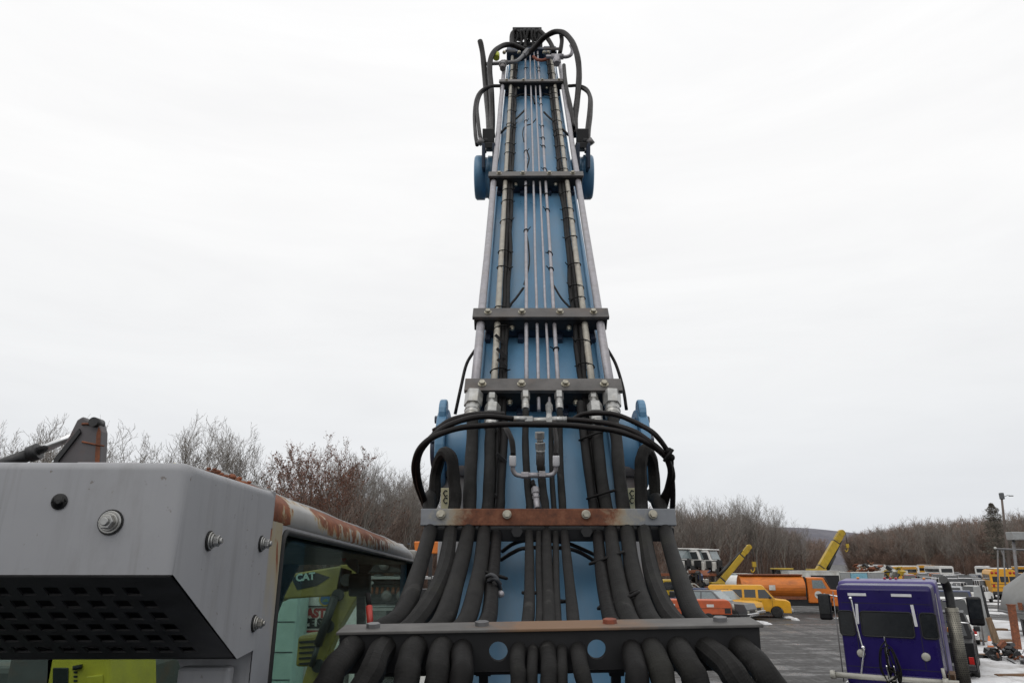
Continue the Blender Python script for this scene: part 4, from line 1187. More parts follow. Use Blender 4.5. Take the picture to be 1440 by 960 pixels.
mesh_np('crown', np.array(vs), np.array(fs), 'pine_leaf', t)
t.scale = (ZW(707, 120) / 12.2,) * 3
t = thing('utility_pole', 'leaning utility pole with a lamp at its top on the far right skyline', 'utility pole', (GX(1424, 100), 100, 0))
hp = ZW(694, 100); xo = GX(1408, 100, hp) - GX(1424, 100)
b = MB(); b.tube([(0, 0, 0), (xo * .55, 0, hp * .6), (xo, 0, hp)], [.2, .17, .13], 8); b.build('pole', 'bark', t)
b = MB(); b.box((xo, 0, hp - .3), (.5, .5, .9)); b.build('transformer', 'grey_paint', t, .1)
b = MB(); b.tube([(xo, 0, hp - .5), (xo + .8, 0, hp - .2), (xo + 1.2, 0, hp - .25)], .04, 6); b.box((xo + 1.3, 0, hp - .28), (.5, .25, .12)); b.build('lamp_arm', 'steel_grey', t)

# ================================================================== vehicles
def wheel_mesh(r, w, m='tyre'):
    b = MB(); prof = [(-w / 2, r * .60), (-w / 2, r * .88), (-w * .38, r), (w * .38, r), (w / 2, r * .88), (w / 2, r * .60)]
    b.lathe((0, 0, 0), (0, 1, 0), prof, 22); return b
def wheel(par, x, y, r, w, rim='silver_paint'):
    t_ = wheel_mesh(r, w).build('wheel', 'tyre', par); t_.location = (x, y, r)
    s_ = 1 if y > 0 else -1
    b = MB(); b.lathe((0, s_ * w * .30, 0), (0, s_, 0), [(0, r * .62), (w * .18, r * .60), (w * .16, r * .52), (w * .02, r * .42), (w * .06, r * .18), (w * .16, r * .15), (w * .17, .001)], 18)
    b.build('rim', rim, t_); return t_
def arch(cx, r, zb, n=9):                      # cut-out seen from rear to front along the sill
    return [(cx - r * math.cos(math.pi * i / n), zb + r * math.sin(math.pi * i / n) * 1.0) for i in range(n + 1)]
def car(name, label, cat, loc, rz, paint, W, top, cabin, arches, wr, wheels, wins, zb=.32, tumble=.16, rim='silver_paint', group=None, bumper='chrome', grille=True, glass='car_glass', lights=True, bevel=.03, wsinset=.08):
    """top: lower-body contour rear to front; cabin: greenhouse contour rear-belt to front-belt; wins: side panes (x, z)"""
    t = thing(name, label, cat, (loc[0], loc[1], 0), rz, group)
    xr, xf = top[0][0], top[-1][0]
    sill = [(xf, zb)]
    for cx in sorted(arches, reverse=True):
        sill += [(x, z) for x, z in reversed(arch(cx, wr * 1.18, zb))]
    sill += [(xr, zb)]
    lower = top + sill
    b = MB(); h = W / 2
    b.poly([V((x, -h, z)) for x, z in lower], V((0, W, 0)))
    body = b.build('body', paint, t, bevel)
    zbelt = min(cabin[0][1], cabin[-1][1]); ztop = max(z for _, z in cabin)
    def hw(z): return h * .985 - tumble * max(0, (z - zbelt) / (ztop - zbelt))
    b = MB(); n = len(cabin)
    vs = [V((x, -hw(z), z)) for x, z in cabin] + [V((x, hw(z), z)) for x, z in cabin]
    b.add(vs, [tuple(range(n)), tuple(range(n, 2 * n))[::-1]] + [(i, (i + 1) % n, n + (i + 1) % n, n + i) for i in range(n)])
    b.build('cabin', paint, t, bevel * .8)
    for w in wins:
        for s_ in (-1, 1):
            b = MB(); pts = [V((x, s_ * (hw(z) + .004), z)) for x, z in w]; b.poly(pts, V((0, s_ * .006, 0))); b.build('side_window', glass, t)
    def pane(nm, p, q, inset):
        d = V((q[0] - p[0], 0, q[1] - p[1])); nrm = V((-d.z, 0, d.x)).normalized()
        a, c = V((p[0], 0, p[1])) + d * .10, V((p[0], 0, p[1])) + d * .92
        nrm = nrm if nrm.x * (1 if nm == 'windshield' else -1) > 0 else -nrm
        a += nrm * .006; c += nrm * .006
        b = MB(); b.poly([V((a.x, -hw(a.z) + inset, a.z)), V((a.x, hw(a.z) - inset, a.z)), V((c.x, hw(c.z) - inset, c.z)), V((c.x, -hw(c.z) + inset, c.z))], nrm * .006)
        b.build(nm, glass, t)
    pane('windshield', cabin[-1], cabin[-2], wsinset)
    pane('rear_window', cabin[0], cabin[1], wsinset + .05)
    for s_ in (-1, 1):
        b = MB(); b.box(((wheels[0] + wheels[1]) / 2, s_ * (h + .004), zb + .05), (wheels[1] - wheels[0] - wr * 2.5, .02, .10)); b.build('sill', 'black_plastic', t)
        b = MB(); x_ = wins[-1][0][0] + .12; b.box((x_, s_ * (h + .008), zbelt - .16), (.16, .03, .04)); b.build('door_handle', 'black_plastic', t)
        for x_ in (wins[-1][0][0] - .02, wins[-1][1][0] - .05):
            b = MB(); b.box((x_, s_ * (h + .001), (zb + zbelt) / 2 + .05), (.018, .006, zbelt - zb - .22)); b.build('door_gap', 'interior_black', t)
    for x in wheels:
        for s_ in (-1, 1): wheel(t, x, s_ * (h - .10), wr, .24, rim)
    zf = top[-1][1]
    b = MB(); b.box((xf + .05, 0, zb + .16), (.16, W * .98, .20)); b.build('bumper', bumper, t, .04)
    b = MB(); b.box((xr - .05, 0, zb + .16), (.14, W * .96, .18)); b.build('bumper', bumper, t, .04)
    if grille: b = MB(); b.box((xf + .006, 0, zf - .17), (.03, W * .5, .24)); b.build('grille', 'black_plastic', t, .01)
    if lights:
        for s_ in (-1, 1):
            b = MB(); b.box((xf + .004, s_ * (h - .24), zf - .16), (.05, .30, .20)); b.build('headlight', 'lamp_clear', t, .02)
            b = MB(); b.box((xr - .004, s_ * (h - .13), (zb + top[0][1]) / 2 + .15), (.04, .14, .34)); b.build('tail_light', 'lamp_red', t, .015)
    for s_ in (-1, 1):
        b = MB(); b.box((cabin[-1][0] - .35, s_ * (h + .12), cabin[-1][1] + .12), (.12, .2, .18)); b.build('mirror', 'black_plastic', t, .03)
    return t
def at(px, Y): return (GX(px, Y), Y)
VANW = [[(-2.2, 1.3), (-1.35, 1.3), (-1.35, 1.82), (-2.2, 1.82)], [(-1.2, 1.3), (-.45, 1.3), (-.45, 1.82), (-1.2, 1.82)], [(-.3, 1.3), (.45, 1.3), (.45, 1.82), (-.3, 1.82)], [(.62, 1.26), (1.55, 1.26), (1.1, 1.82), (.62, 1.82)]]
car('yellow_van', 'yellow passenger van with dark side windows, parked in front of the orange tanker', 'van', at(1056, 53.5), R(-18), 'van_yellow', 2.0,
    [(-2.75, .5), (-2.75, 1.2), (1.65, 1.2), (2.45, 1.12), (2.66, 1.0), (2.70, .6)], [(-2.74, 1.2), (-2.72, 2.0), (-2.62, 2.1), (.85, 2.1), (1.0, 2.03), (1.72, 1.2)],
    (-1.75, 1.75), .37, (-1.75, 1.75), VANW, bumper='silver_paint', rim='steel_grey')
car('yellow_pickup', 'yellow utility pickup squeezed between the grey pickup and the yellow van', 'pickup', at(1016, 52.2), R(-44), 'van_yellow', 1.95,
    [(-2.6, .6), (-2.6, 1.15), (2.0, 1.15), (2.5, 1.05), (2.6, .8)], [(-1.0, 1.15), (-.8, 1.8), (.5, 1.8), (1.1, 1.15)], (-1.6, 1.65), .40, (-1.6, 1.65),
    [[(-.8, 1.2), (-.1, 1.2), (-.1, 1.72), (-.68, 1.72)], [(0, 1.2), (.9, 1.2), (.45, 1.72), (0, 1.72)]], glass='pale_glass', rim='steel_grey')
car('grey_pickup', 'dark grey pickup with chrome bumper parked nose out behind the orange compressor', 'pickup', at(1002, 49.5), R(-36), 'grey_paint', 1.98,
    [(-2.7, .6), (-2.7, 1.15), (1.2, 1.18), (2.5, 1.12), (2.65, .8)], [(-1.3, 1.15), (-1.1, 1.88), (.4, 1.88), (1.2, 1.18)], (-1.65, 1.7), .41, (-1.65, 1.7),
    [[(-1.1, 1.22), (-.35, 1.22), (-.35, 1.8), (-1.0, 1.8)], [(-.25, 1.22), (.95, 1.22), (.4, 1.8), (-.25, 1.8)]], glass='pale_glass')
car('white_sedan', 'pale sedan whose windshield shows just behind the dark grey pickup', 'car', at(1010, 57), R(-30), 'silver_paint', 1.85,
    [(-2.4, .5), (-2.4, 1.0), (1.1, 1.0), (2.2, .9), (2.3, .65)], [(-1.9, 1.0), (-1.2, 1.5), (.3, 1.5), (1.2, 1.0)], (-1.45, 1.45), .34, (-1.45, 1.45),
    [[(-1.4, 1.05), (-.5, 1.05), (-.5, 1.42), (-1.05, 1.42)], [(-.4, 1.05), (.85, 1.05), (.3, 1.42), (-.4, 1.42)]], glass='pale_glass')
car('dark_blue_pickup', 'dark blue pickup with a red tail lamp behind the orange compressor', 'pickup', at(978, 54), R(150), 'navy_paint', 1.98,
    [(-2.7, .6), (-2.7, 1.15), (1.2, 1.18), (2.5, 1.12), (2.65, .8)], [(-1.3, 1.15), (-1.1, 1.88), (.4, 1.88), (1.2, 1.18)], (-1.65, 1.7), .41, (-1.65, 1.7),
    [[(-1.1, 1.22), (-.35, 1.22), (-.35, 1.8), (-1.0, 1.8)], [(-.25, 1.22), (.95, 1.22), (.4, 1.8), (-.25, 1.8)]])
# towable compressor
def compressor(px, Y, rz, label):
    t = thing('air_compressor', label, 'compressor', (*at(px, Y), 0), rz)
    b = MB(); b.poly([V((x, -.8, z)) for x, z in ((-1.15, .62), (-1.15, 1.15), (-1.05, 1.38), (-.9, 1.45), (.95, 1.45), (1.1, 1.3), (1.15, 1.05), (1.15, .62))], V((0, 1.6, 0)))
    bd = b.build('canopy', 'red_orange', t, .05)
    b = MB(); b.box((.0, 0, .60), (2.5, 1.5, .12)); b.box((1.7, 0, .55), (1.2, .1, .1)); b.build('chassis', 'black_plastic', t, .02)
    b = MB(); b.box((-.1, -.806, 1.13), (.42, .012, .16)); b.build('sticker', 'white_paint', t)
    b = MB(); b.box((0, -.804, .98), (2.2, .012, .03)); b.build('belt_line', 'rust', t)
    b = MB(); b.box((.9, -.806, .85), (.35, .012, .3)); b.build('vent', 'black_plastic', t)
    for s_ in (-1, 1): wheel(t, -.25, s_ * .72, .36, .22, 'steel_grey')
    b = MB(); b.cyl((1.25, 0, 1.0), (1.4, 0, 1.0), .2); b.build('cap', 'lamp_clear', t)
    return t
compressor(1001, 46.5, R(-8), 'orange towable compressor on two wheels standing in front of the dark grey pickup')
compressor(946, 47, R(-5), 'orange red compressor half hidden behind the outermost hose right of the boom')

# boom trucks / cranes
def crane(name, label, base_px, Y, top_px, top_py, base_z, w0, w1, rz=0, hook=True, cab=True, paint='crane_yellow', cyl_over=False):
    x0 = GX(base_px, Y, base_z); t = thing(name, label, 'crane', (x0, Y, 0))
    zt_ = ZW(top_py, Y); x1 = GX(top_px, Y, zt_) - x0
    a = V((0, 0, base_z)); e = V((x1, 0, zt_)); d = (e - a).normalized(); yv = V((0, 1, 0)); n = d.cross(yv).normalized(); L = (e - a).length
    b = MB(); b.frame(a + d * L * .36, d, yv, n, L * .80, w0 * .8, w0); arm = b.build('boom_arm', paint, t, .03)
    b = MB(); b.frame(a + d * L * .82, d, yv, n, L * .34, w1 * .8, w1); b.build('extension', paint, arm, .02)
    b = MB(); b.frame(a + d * L * .76, d, yv, n, .10, w0 * .84, w0 * 1.06); b.frame(a + d * L * .12, d, yv, n, .12, w0 * .84, w0 * 1.06); b.frame(a + d * L * .90 + n * w1 * .55, d, yv, n, L * .16, .06, .05); b.build('collar', 'black_plastic', arm, .01)
    b = MB(); b.cyl(e - yv * w1 * .5, e + yv * w1 * .5, w1 * .58, n=18); b.frame(e - d * w1, d, yv, n, w1 * 1.3, w1 * .9, w1 * 1.15); b.build('boom_head', paint, arm, .03)
    b = MB(); sg_ = 1 if not cyl_over else -1; b.cyl(a + d * L * .08 - n * sg_ * w0 * .9, a + d * L * .5 - n * sg_ * w0 * .7, w0 * .26); b.cyl(a + d * L * .4 - n * sg_ * w0 * .7, a + d * L * .86 - n * sg_ * w0 * .5, w0 * .17); b.build('lift_cylinder', 'black_plastic', t)
    b = MB(); b.cyl(V((0, 0, .9)), V((0, 0, base_z)), w0 * .85, n=16); b.frame(V((-w0 * .3, 0, base_z - .1)), V((1, 0, 0)), yv, V((0, 0, 1)), w0 * 2.4, w0 * 1.5, w0 * 1.1); b.build('turret', paint, t, .04)
    if hook:
        b = MB(); hx = e + V((w1 * .8, 0, 0)); b.cyl(hx, hx - V((0, 0, 1.1)), .03, n=6); b.build('cable', 'black_plastic', t)
        b = MB(); b.box(hx - V((0, 0, 1.3)), (.28, .2, .4)); b.tube(spl([hx - V((0, 0, 1.5)), hx - V((.0, 0, 1.7)), hx - V((.18, 0, 1.9)), hx - V((.3, 0, 1.7))]), .05, 6); b.build('hook', 'crane_yellow', t)
    b = MB(); b.box((-1.5, 0, .95), (6.5, 2.2, .3)); b.box((-3.9, 0, 1.15), (1.2, 2.2, .25)); ch = b.build('chassis', 'black_plastic', t, .03)
    if cab:
        b = MB(); b.poly([V((x, -1.1, z)) for x, z in ((-4.9, .7), (-4.9, 1.6), (-4.6, 2.35), (-3.4, 2.35), (-3.4, .7))], V((0, 2.2, 0))); cb_ = b.build('truck_cab', paint, t, .06)
        for s_ in (-1, 1):
            b = MB(); b.poly([V((x, s_ * 1.104, z)) for x, z in ((-4.75, 1.6), (-4.5, 2.2), (-3.6, 2.2), (-3.6, 1.6))], V((0, s_ * .006, 0))); b.build('window', 'car_glass', cb_)
    for x in (-4.2, -.4, .9):
        for s_ in (-1, 1): wheel(t, x, s_ * .98, .5, .3, 'steel_grey')
    return t
crane('knuckle_crane', 'short yellow truck crane with black cylinder raised beside the stacked truck cabs', 1011, 59, 1053, 769, 2.0, .46, .36, cyl_over=True)
crane('telescopic_crane', 'long plain yellow crane boom with hanging hook raised behind the container row', 1151, 78, 1183, 749, 2.7, .74, .58)

# orange tanker truck
t = thing('tanker_truck', 'orange tanker truck with weathered tank, parked behind the yellow van', 'truck', (*at(1090, 58.5), 0), R(-7)); t.scale = (.92, .92, .92)
b = MB(); prof = []
for i in range(28):
    a = 2 * math.pi * i / 28; prof.append(V((-2.75, math.cos(a) * 1.22, 1.95 + math.sin(a) * .98)))
b.poly(prof, V((5.15, 0, 0))); tk = b.build('tank', 'tank_orange', t, .06)
b = MB(); b.box((-.2, 0, 2.95), (5.1, 1.5, .10)); b.box((-.2, -1.22, 1.15), (5.1, .08, .25))
b.build('walkway', 'rust', tk, .02)
b = MB(); b.box((-.3, -1.245, 1.95), (.5, .01, .4)); b.build('sticker', 'white_worn', tk)
b = MB(); b.box((1.2, 0, .82), (8.0, 1.7, .6)); b.build('chassis', 'black_plastic', t)
b = MB(); b.poly([V((x, -1.1, z)) for x, z in ((2.55, .75), (2.55, 2.75), (3.9, 2.75), (4.35, 1.85), (4.35, .75))], V((0, 2.2, 0))); cb_ = b.build('cab', 'cab_orange', t, .08)
b = MB(); b.poly([V((x, -.85, z)) for x, z in ((4.3, .8), (4.3, 1.82), (5.6, 1.70), (5.8, 1.5), (5.8, .8))], V((0, 1.7, 0))); b.build('hood', 'cab_orange', t, .08)
for s_ in (-1, 1):
    b = MB(); b.poly([V((x, s_ * 1.105, z)) for x, z in ((2.95, 1.9), (2.95, 2.55), (3.75, 2.55), (4.05, 1.9))], V((0, s_ * .006, 0))); b.build('window', 'pale_glass', cb_)
    b = MB(); b.poly([V((5.1 + .75 * math.cos(math.pi * i / 8), s_ * 1.12, .55 + .75 * math.sin(math.pi * i / 8))) for i in range(9)], V((0, -s_ * .4, 0))); b.build('fender', 'cab_orange', t, .03)
    b = MB(); b.ball((5.75, s_ * .8, 1.25), .16, 8); b.build('headlight', 'lamp_clear', t)
    for x in (-2.0, -.75, 5.1): wheel(t, x, s_ * .95, .52, .32, 'steel_grey')
b = MB(); q0 = V((4.0, 0, 2.74)); q1 = V((4.36, 0, 1.87)); nn = V((.87, 0, .45)) * .05
b.poly([q0 + nn + V((0, -.95, 0)), q0 + nn + V((0, .95, 0)), q1 + nn + V((0, 1.0, 0)), q1 + nn + V((0, -1.0, 0))], nn * .15); b.build('windshield', 'pale_glass', cb_)
b = MB(); b.lathe((3.35, -1.106, 1.4), (0, -1, 0), [(0, .30), (.004, .30)], 18); b.build('door_emblem', 'white_worn', cb_)
b = MB(); b.box((3.35, -1.112, 1.4), (.34, .006, .12)); b.build('emblem_centre', 'grey_paint', cb_)
b = MB(); b.box((5.85, 0, .75), (.2, 2.2, .25)); b.build('bumper', 'black_plastic', t, .03)
for x in (2.45,):
    b = MB(); b.box((x, 0, 2.0), (.08, 2.0, 1.6)); b.build('bulkhead', 'black_plastic', t)

# containers and trailers in the row behind
def container(px0, px1, Y, top_py, paint, label, dark=None, name='container', cat='container', dep=2.4):
    z1 = ZW(top_py, Y); x0, x1 = GX(px0, Y, z1 * .5), GX(px1, Y, z1 * .5); w = x1 - x0
    t = thing(name, label, cat, ((x0 + x1) / 2, Y + dep / 2, 0))
    b = MB(); b.box((0, 0, (z1 + .15) / 2), (w, dep, z1 - .15)); body = b.build('body', paint, t, .03)
    b = MB()
    for i in range(int(w / .28)): b.box((-w / 2 + .14 + i * .28, -dep / 2 - .012, z1 * .5), (.12, .03, z1 * .86))
    if not dark: b.build('corrugation', paint, body)
    b = MB(); b.box((0, 0, z1 + .03), (w + .06, dep + .06, .07)); b.build('roof', 'white_worn', body)
    if dark:
        b = MB(); b.box((((dark[0] + dark[1]) / 2 - .5) * w, -dep / 2 - .008, z1 * .48), ((dark[1] - dark[0]) * w, .02, z1 * .78)); b.build('shade_sheet', 'interior_black', body)  # black sheet on the closed front paints the shade of an open interior
        b = MB(); b.box((-w * .49, -dep / 2 - .02, z1 * .5), (.1, .05, z1 * .9)); b.build('post', 'white_worn', body)
    return t
container(1112, 1183, 74, 803, 'white_worn', 'open sided white roofed trailer with its interior shade painted black behind the orange tanker', dark=(.42, .98), name='box_trailer', cat='trailer')
container(1183.5, 1198, 74, 804.5, 'container_grey', 'short grey container between the open trailer and the light blue one')
container(1198.5, 1222, 74, 805, 'lightblue_paint', 'light blue container showing above the purple truck roof')
container(1222.5, 1246, 74, 805, 'container_grey', 'grey container at the right end of the row beside the light blue one')
container(1034, 1060, 80, 807, 'lightblue_paint', 'dull blue container showing behind the yellow crane arm')
t = thing('silver_tank_trailer', 'silver white tank trailer showing between the yellow crane and the orange tanker', 'trailer', (*at(1036, 68), 0))
b = MB(); b.lathe((-1.2, 0, 1.75), (1, 0, 0), [(0, .3), (.12, .78), (2.6, .78), (2.72, .3)], 20); b.build('tank', 'white_paint', t)
b = MB(); b.box((.1, 0, .7), (3, 1.2, .3)); b.build('chassis', 'black_plastic', t)
for s_ in (-1, 1): wheel(t, -.5, s_ * .8, .45, .3, 'steel_grey')
t = thing('wheel_loader', 'yellow roofed loader cab showing above the tank of the orange tanker', 'loader', (*at(1104, 77), 0))
b = MB(); b.box((0, 0, 1.3), (3.4, 1.6, 1.0)); b.build('body', 'crane_yellow', t, .06)
b = MB()
for x in (-.75, .75):
    for y in (-.6, .6): b.box((x, y, 2.35), (.1, .1, 1.2))
b.build('cab_frame', 'black_plastic', t)
b = MB(); b.box((0, 0, 3.02), (1.9, 1.5, .14)); b.build('cab_roof', 'crane_yellow', t, .04)
b = MB(); b.box((0, 0, 2.4), (1.4, 1.1, 1.0)); b.build('cab_glass', 'car_glass', t)
for x in (-1.2, 1.2):
    for s_ in (-1, 1): wheel(t, x, s_ * .9, .65, .4, 'crane_yellow')

# rack of salvaged truck cabs
RY = 62
rz0 = ZW(806, RY)
t = thing('storage_rack', 'rusty orange beam rack on dark posts holding up the salvaged white truck cabs', 'rack', (GX(980, RY, rz0), RY, 0))
b = MB(); b.box((-.6, 0, rz0 - .1), (5.4, .16, .2)); b.box((-.6, 2.4, rz0 - .1), (5.4, .16, .2)); b.build('beam', 'rust', t, .02)
for x in (-3.1, -1.2, 1.9):
    for y in (0, 2.4):
        b = MB(); b.box((x, y, rz0 / 2 - .12), (.18, .16, rz0 - .24)); b.build('post', 'black_plastic', t)
b = MB(); b.box((-.6, 1.2, 1.15), (5.2, 2.4, .14)); b.build('shelf', 'rust', t)
def truck_cab(loc, rz, label, group):
    t = thing('truck_cab', label, 'truck cab', loc, rz, group)
    b = MB(); b.poly([V((x, -.8, z)) for x, z in ((-.75, 1.05), (-.75, 1.75), (-.6, 1.9), (.35, 1.9), (.62, 1.15), (.64, 1.05))], V((0, 1.6, 0))); b.build('shell', 'white_paint', t, .06)
    b = MB(); b.box((-.1, 0, .78), (1.1, 1.4, .5)); b.build('floor_pan', 'black_plastic', t, .03)
    b = MB(); b.box((-.1, 0, 1.96), (1.35, 1.66, .10)); b.build('roof', 'white_paint', t, .04)
    b = MB(); b.poly([V((.66, -.68, 1.18)), V((.66, .68, 1.18)), V((.42, .62, 1.84)), V((.42, -.62, 1.84))], V((.012, 0, .004))); b.build('windshield', 'pale_glass', t)
    for s_ in (-1, 1):
        b = MB(); b.poly([V((x, s_ * .806, z)) for x, z in ((-.45, 1.15), (-.45, 1.75), (.25, 1.75), (.45, 1.15))], V((0, s_ * .006, 0))); b.build('side_window', 'car_glass', t)
    b = MB()
    for i in range(16): b.box((rnd.uniform(.3, 1.25), rnd.uniform(-.6, .6), rnd.uniform(.15, .95)), (rnd.uniform(.15, .5), rnd.uniform(.15, .5), rnd.uniform(.15, .5)), rnd.uniform(0, 3))
    b.box((.1, -.815, .75), (1.1, .03, .5)); b.build('engine', 'black_plastic', t, .03)
    for c_, s_ in (((.72, -.55, .62), (.25, .4, .75)), ((-.5, -.83, .75), (.3, .04, .6))): b = MB(); b.box(c_, s_); b.build('door_panel', 'white_worn', t, .04)
    return t
tc0 = truck_cab((GX(960, RY, 3) , RY + .9, rz0 + .02), R(-52), 'white salvaged truck cab at the left end of the rack, nearest the hoses', 'salvaged truck cabs on the rack')
for i, (px, dy, lab) in enumerate(((976, 1.6, 'white salvaged truck cab, second along the rack from the hoses'), (990, 1.2, 'white salvaged truck cab, third along the rack from the hoses'), (1003, 1.0, 'white salvaged truck cab at the right end of the rack, next to the yellow crane'))):
    dup(tc0, (GX(px, RY, 3), RY + dy, rz0 + .02 - .04 * i), R(-50 + 3 * i), lab)
t = thing('forklift', 'black forklift with a tall mast under the salvaged truck cab rack', 'forklift', (*at(972, 56), 0), R(10))
b = MB(); b.box((-.4, 0, .75), (2.0, 1.1, .9)); b.box((-1.1, 0, 1.0), (.6, 1.1, 1.2)); b.build('body', 'black_plastic', t, .06)
b = MB()
for y in (-.35, .35): b.box((.75, y, 1.5), (.12, .1, 2.8))
b.box((.75, 0, 2.85), (.1, .8, .1)); b.box((.75, 0, 1.6), (.1, .8, .1)); b.build('mast', 'black_plastic', t)
b = MB(); b.tube([(-.6, -.5, 2.1), (.2, -.5, 2.1), (1.9, -.5, .9)], .06, 6); b.tube([(-.6, .5, 2.1), (.2, .5, 2.1), (1.9, .5, .9)], .06, 6); b.build('guard_rail', 'lamp_clear', t)
b = MB(); b.box((1.3, -.25, .12), (1.1, .12, .05)); b.box((1.3, .25, .12), (1.1, .12, .05)); b.build('fork', 'steel_grey', t)
for x in (-.9, .4):
    for s_ in (-1, 1): wheel(t, x, s_ * .5, .32, .2, 'steel_grey')

# ================================================================== purple sleeper truck
def tractor(name, label, loc, rz, paint, roofp):
    t = thing(name, label, 'truck', loc, rz)
    # rear panel at x = 0, nose along +x
    z0, z1, w = 1.15, 3.14, .91
    b = MB(); prof = [(0, z0), (0, z1 - .10), (.03, z1 - .03), (.10, z1), (1.25, z1 + .02), (1.25, z0)]
    b.poly([V((x, -w, z)) for x, z in prof], V((0, 2 * w, 0))); sl = b.build('sleeper', paint, t, .11, 4)
    for y0, y1 in ((-.91, -.64), (-.48, .48), (.64, .91)):
        b = MB(); b.frame((-.004, (y0 + y1) / 2, 2.37), V((0, 1, 0)), V((0, 0, 1)), V((1, 0, 0)), y1 - y0, .47, .012); wn = b.build('rear_window', 'car_glass', sl, .05)
        b = MB(); q = [V((-.012, y, z)) for y, z in rrect(y0 - .01, 2.125, y1 + .01, 2.615, .06)]; b.tube(q + [q[0]], .014, 6, False); b.build('window_seal', 'rubber_trim', wn)
    for (y, z, sy, sz, rx_) in ((.50, 2.95, .36, .055, 0), (-.35, 2.95, .38, .055, 0), (.545, 2.56, .055, .40, .06), (-.53, 2.56, .055, .42, -.06)):
        b = MB(); m = Matrix.Rotation(rx_, 3, 'X'); b.frame((-.010, y, z), m @ V((0, 1, 0)), m @ V((0, 0, 1)), V((1, 0, 0)), sy, sz, .01); b.build('reflective_strip', 'reflector_white', sl)
    for y in (.57, -.63):
        b = MB(); b.lathe((-.002, y, 1.78), (-1, 0, 0), [(0, .082), (.02, .082), (.035, .06), (.04, .01)], 18); b.build('work_lamp', 'lamp_clear', sl)
    b = MB(); b.tube(spl([V((-.05, .64, 2.88)), V((-.06, .62, 2.86)), V((-.06, .585, 2.4)), V((-.06, .53, 1.95)), V((-.07, .49, 1.86)), V((-.06, .56, 1.6)), V((-.05, .64, 1.28))]), .018, 7)
    b.ball((-.06, .63, 2.87), .04, 8); b.ball((-.06, .51, 1.9), .045, 8); b.build('grab_pipe', 'chrome', sl)
    for y0, z0_, sy, sz in ((0, 1.52, 1.72, .012), (.60, 2.1, .010, 1.1), (-.60, 2.1, .010, 1.1), (0, 2.78, 1.70, .010)):
        b = MB(); b.box((-.001, y0, z0_), (.006, sy, sz)); b.build('panel_seam', 'interior_black', sl)
    b = MB(); b.box((-.02, 0, 1.30), (.05, 1.7, .22)); b.build('lower_panel', paint, sl, .02)
    b = MB(); b.box((-.03, .62, 1.27), (.03, .2, .03)); b.build('latch', 'steel_grey', sl)
    # cab, hood and roof with marker lamps further forward
    b = MB(); b.poly([V((x, -.95, z)) for x, z in ((1.26, 1.0), (1.26, 3.20), (2.3, 3.24), (2.75, 2.2), (2.75, 1.0))], V((0, 2.0, 0))); cb_ = b.build('cab', roofp, t, .08, 3)
    for y in (-.7, -.12, 0, .12, .7):
        b = MB(); b.box((2.1, y, 3.25), (.12, .06, .045)); b.build('marker_lamp', 'lamp_amber' if abs(y) > .5 else 'lamp_red', cb_, .02)
    b = MB(); b.poly([V((2.4, -.9, 3.1)), V((2.4, .9, 3.1)), V((2.78, .95, 2.25)), V((2.78, -.95, 2.25))], V((.01, 0, .004))); b.build('windshield', 'car_glass', cb_)
    b = MB(); b.poly([V((x, -.75, z)) for x, z in ((2.76, .9), (2.76, 2.15), (4.7, 1.95), (4.85, 1.7), (4.85, .7))], V((0, 1.5, 0))); b.build('hood', paint, t, .09, 3)
    for s_ in (-1, 1):
        b = MB(); b.poly([V((4.0 + .78 * math.cos(math.pi * i / 10), s_ * 1.2, .55 + .72 * math.sin(math.pi * i / 10))) for i in range(11)], V((0, -s_ * .5, 0))); b.build('fender', 'black_car', t, .04)
        b = MB(); b.frame((2.55, s_ * 1.6, 2.55), V((0, 1, 0)), V((0, 0, 1)), V((1, 0, 0)), .30, .62, .12); mr = b.build('mirror', 'black_car', t, .05)
        b = MB(); b.frame((2.487, s_ * 1.6, 2.6), V((0, 1, 0)), V((0, 0, 1)), V((1, 0, 0)), .24, .42, .012); b.build('mirror_glass', 'car_glass', mr)  # dark glass colour stands in for the ground mirrored in it
        b = MB(); b.tube([V((2.55, s_ * .98, 2.75)), V((2.55, s_ * 1.6, 2.85))], .02, 6); b.tube([V((2.55, s_ * .98, 2.3)), V((2.55, s_ * 1.6, 2.28))], .02, 6); b.build('mirror_arm', 'chrome', mr)
        b = MB(); b.box((3.0, s_ * 1.02, 2.1), (.25, .12, .12)); b.build('turn_lamp', 'lamp_amber', t, .03)
        b = MB(); b.tube([V((.02, s_ * .985, 1.2)), V((.02, s_ * .98, 3.0))], .013, 6); b.build('trim_pipe', 'steel_grey', sl)
        b = MB(); b.cyl(V((1.2, s_ * .95, .75)), V((2.6, s_ * .95, .75)), .33, n=20); b.build('fuel_tank', 'chrome', t)
        for x in (-1.6, -2.95): wheel(t, x, s_ * .92, .5, .55, 'white_worn')
        wheel(t, 4.0, s_ * .98, .5, .3, 'white_worn')
        b = MB(); b.box((-2.3, s_ * .42, .95), (7.0, .09, .28)); b.build('frame_rail', paint, t)
    b = MB(); b.box((.9, -.99, 1.35), (.7, .12, .12)); b.build('step', 'plank_brown', t)
    # exhaust stack with perforated shield on the right
    b = MB(); b.cyl(V((.35, -1.21, 1.05)), V((.35, -1.21, 2.72)), .125, n=20); b.cur = 1
    for k in range(38):
        for a in range(13):
            an = R(90 + a * 15 + (k % 2) * 7.5); p = V((.35 + math.cos(an) * .1252, -1.21 + math.sin(an) * .1252, 1.15 + k * .04)); u = V((math.cos(an), math.sin(an), 0))
            b.frame(p, u, V((-u.y, u.x, 0)), V((0, 0, 1)), .003, .012, .018)
    st = b.build('exhaust_shield', ['stack_shield', 'interior_black'], t)
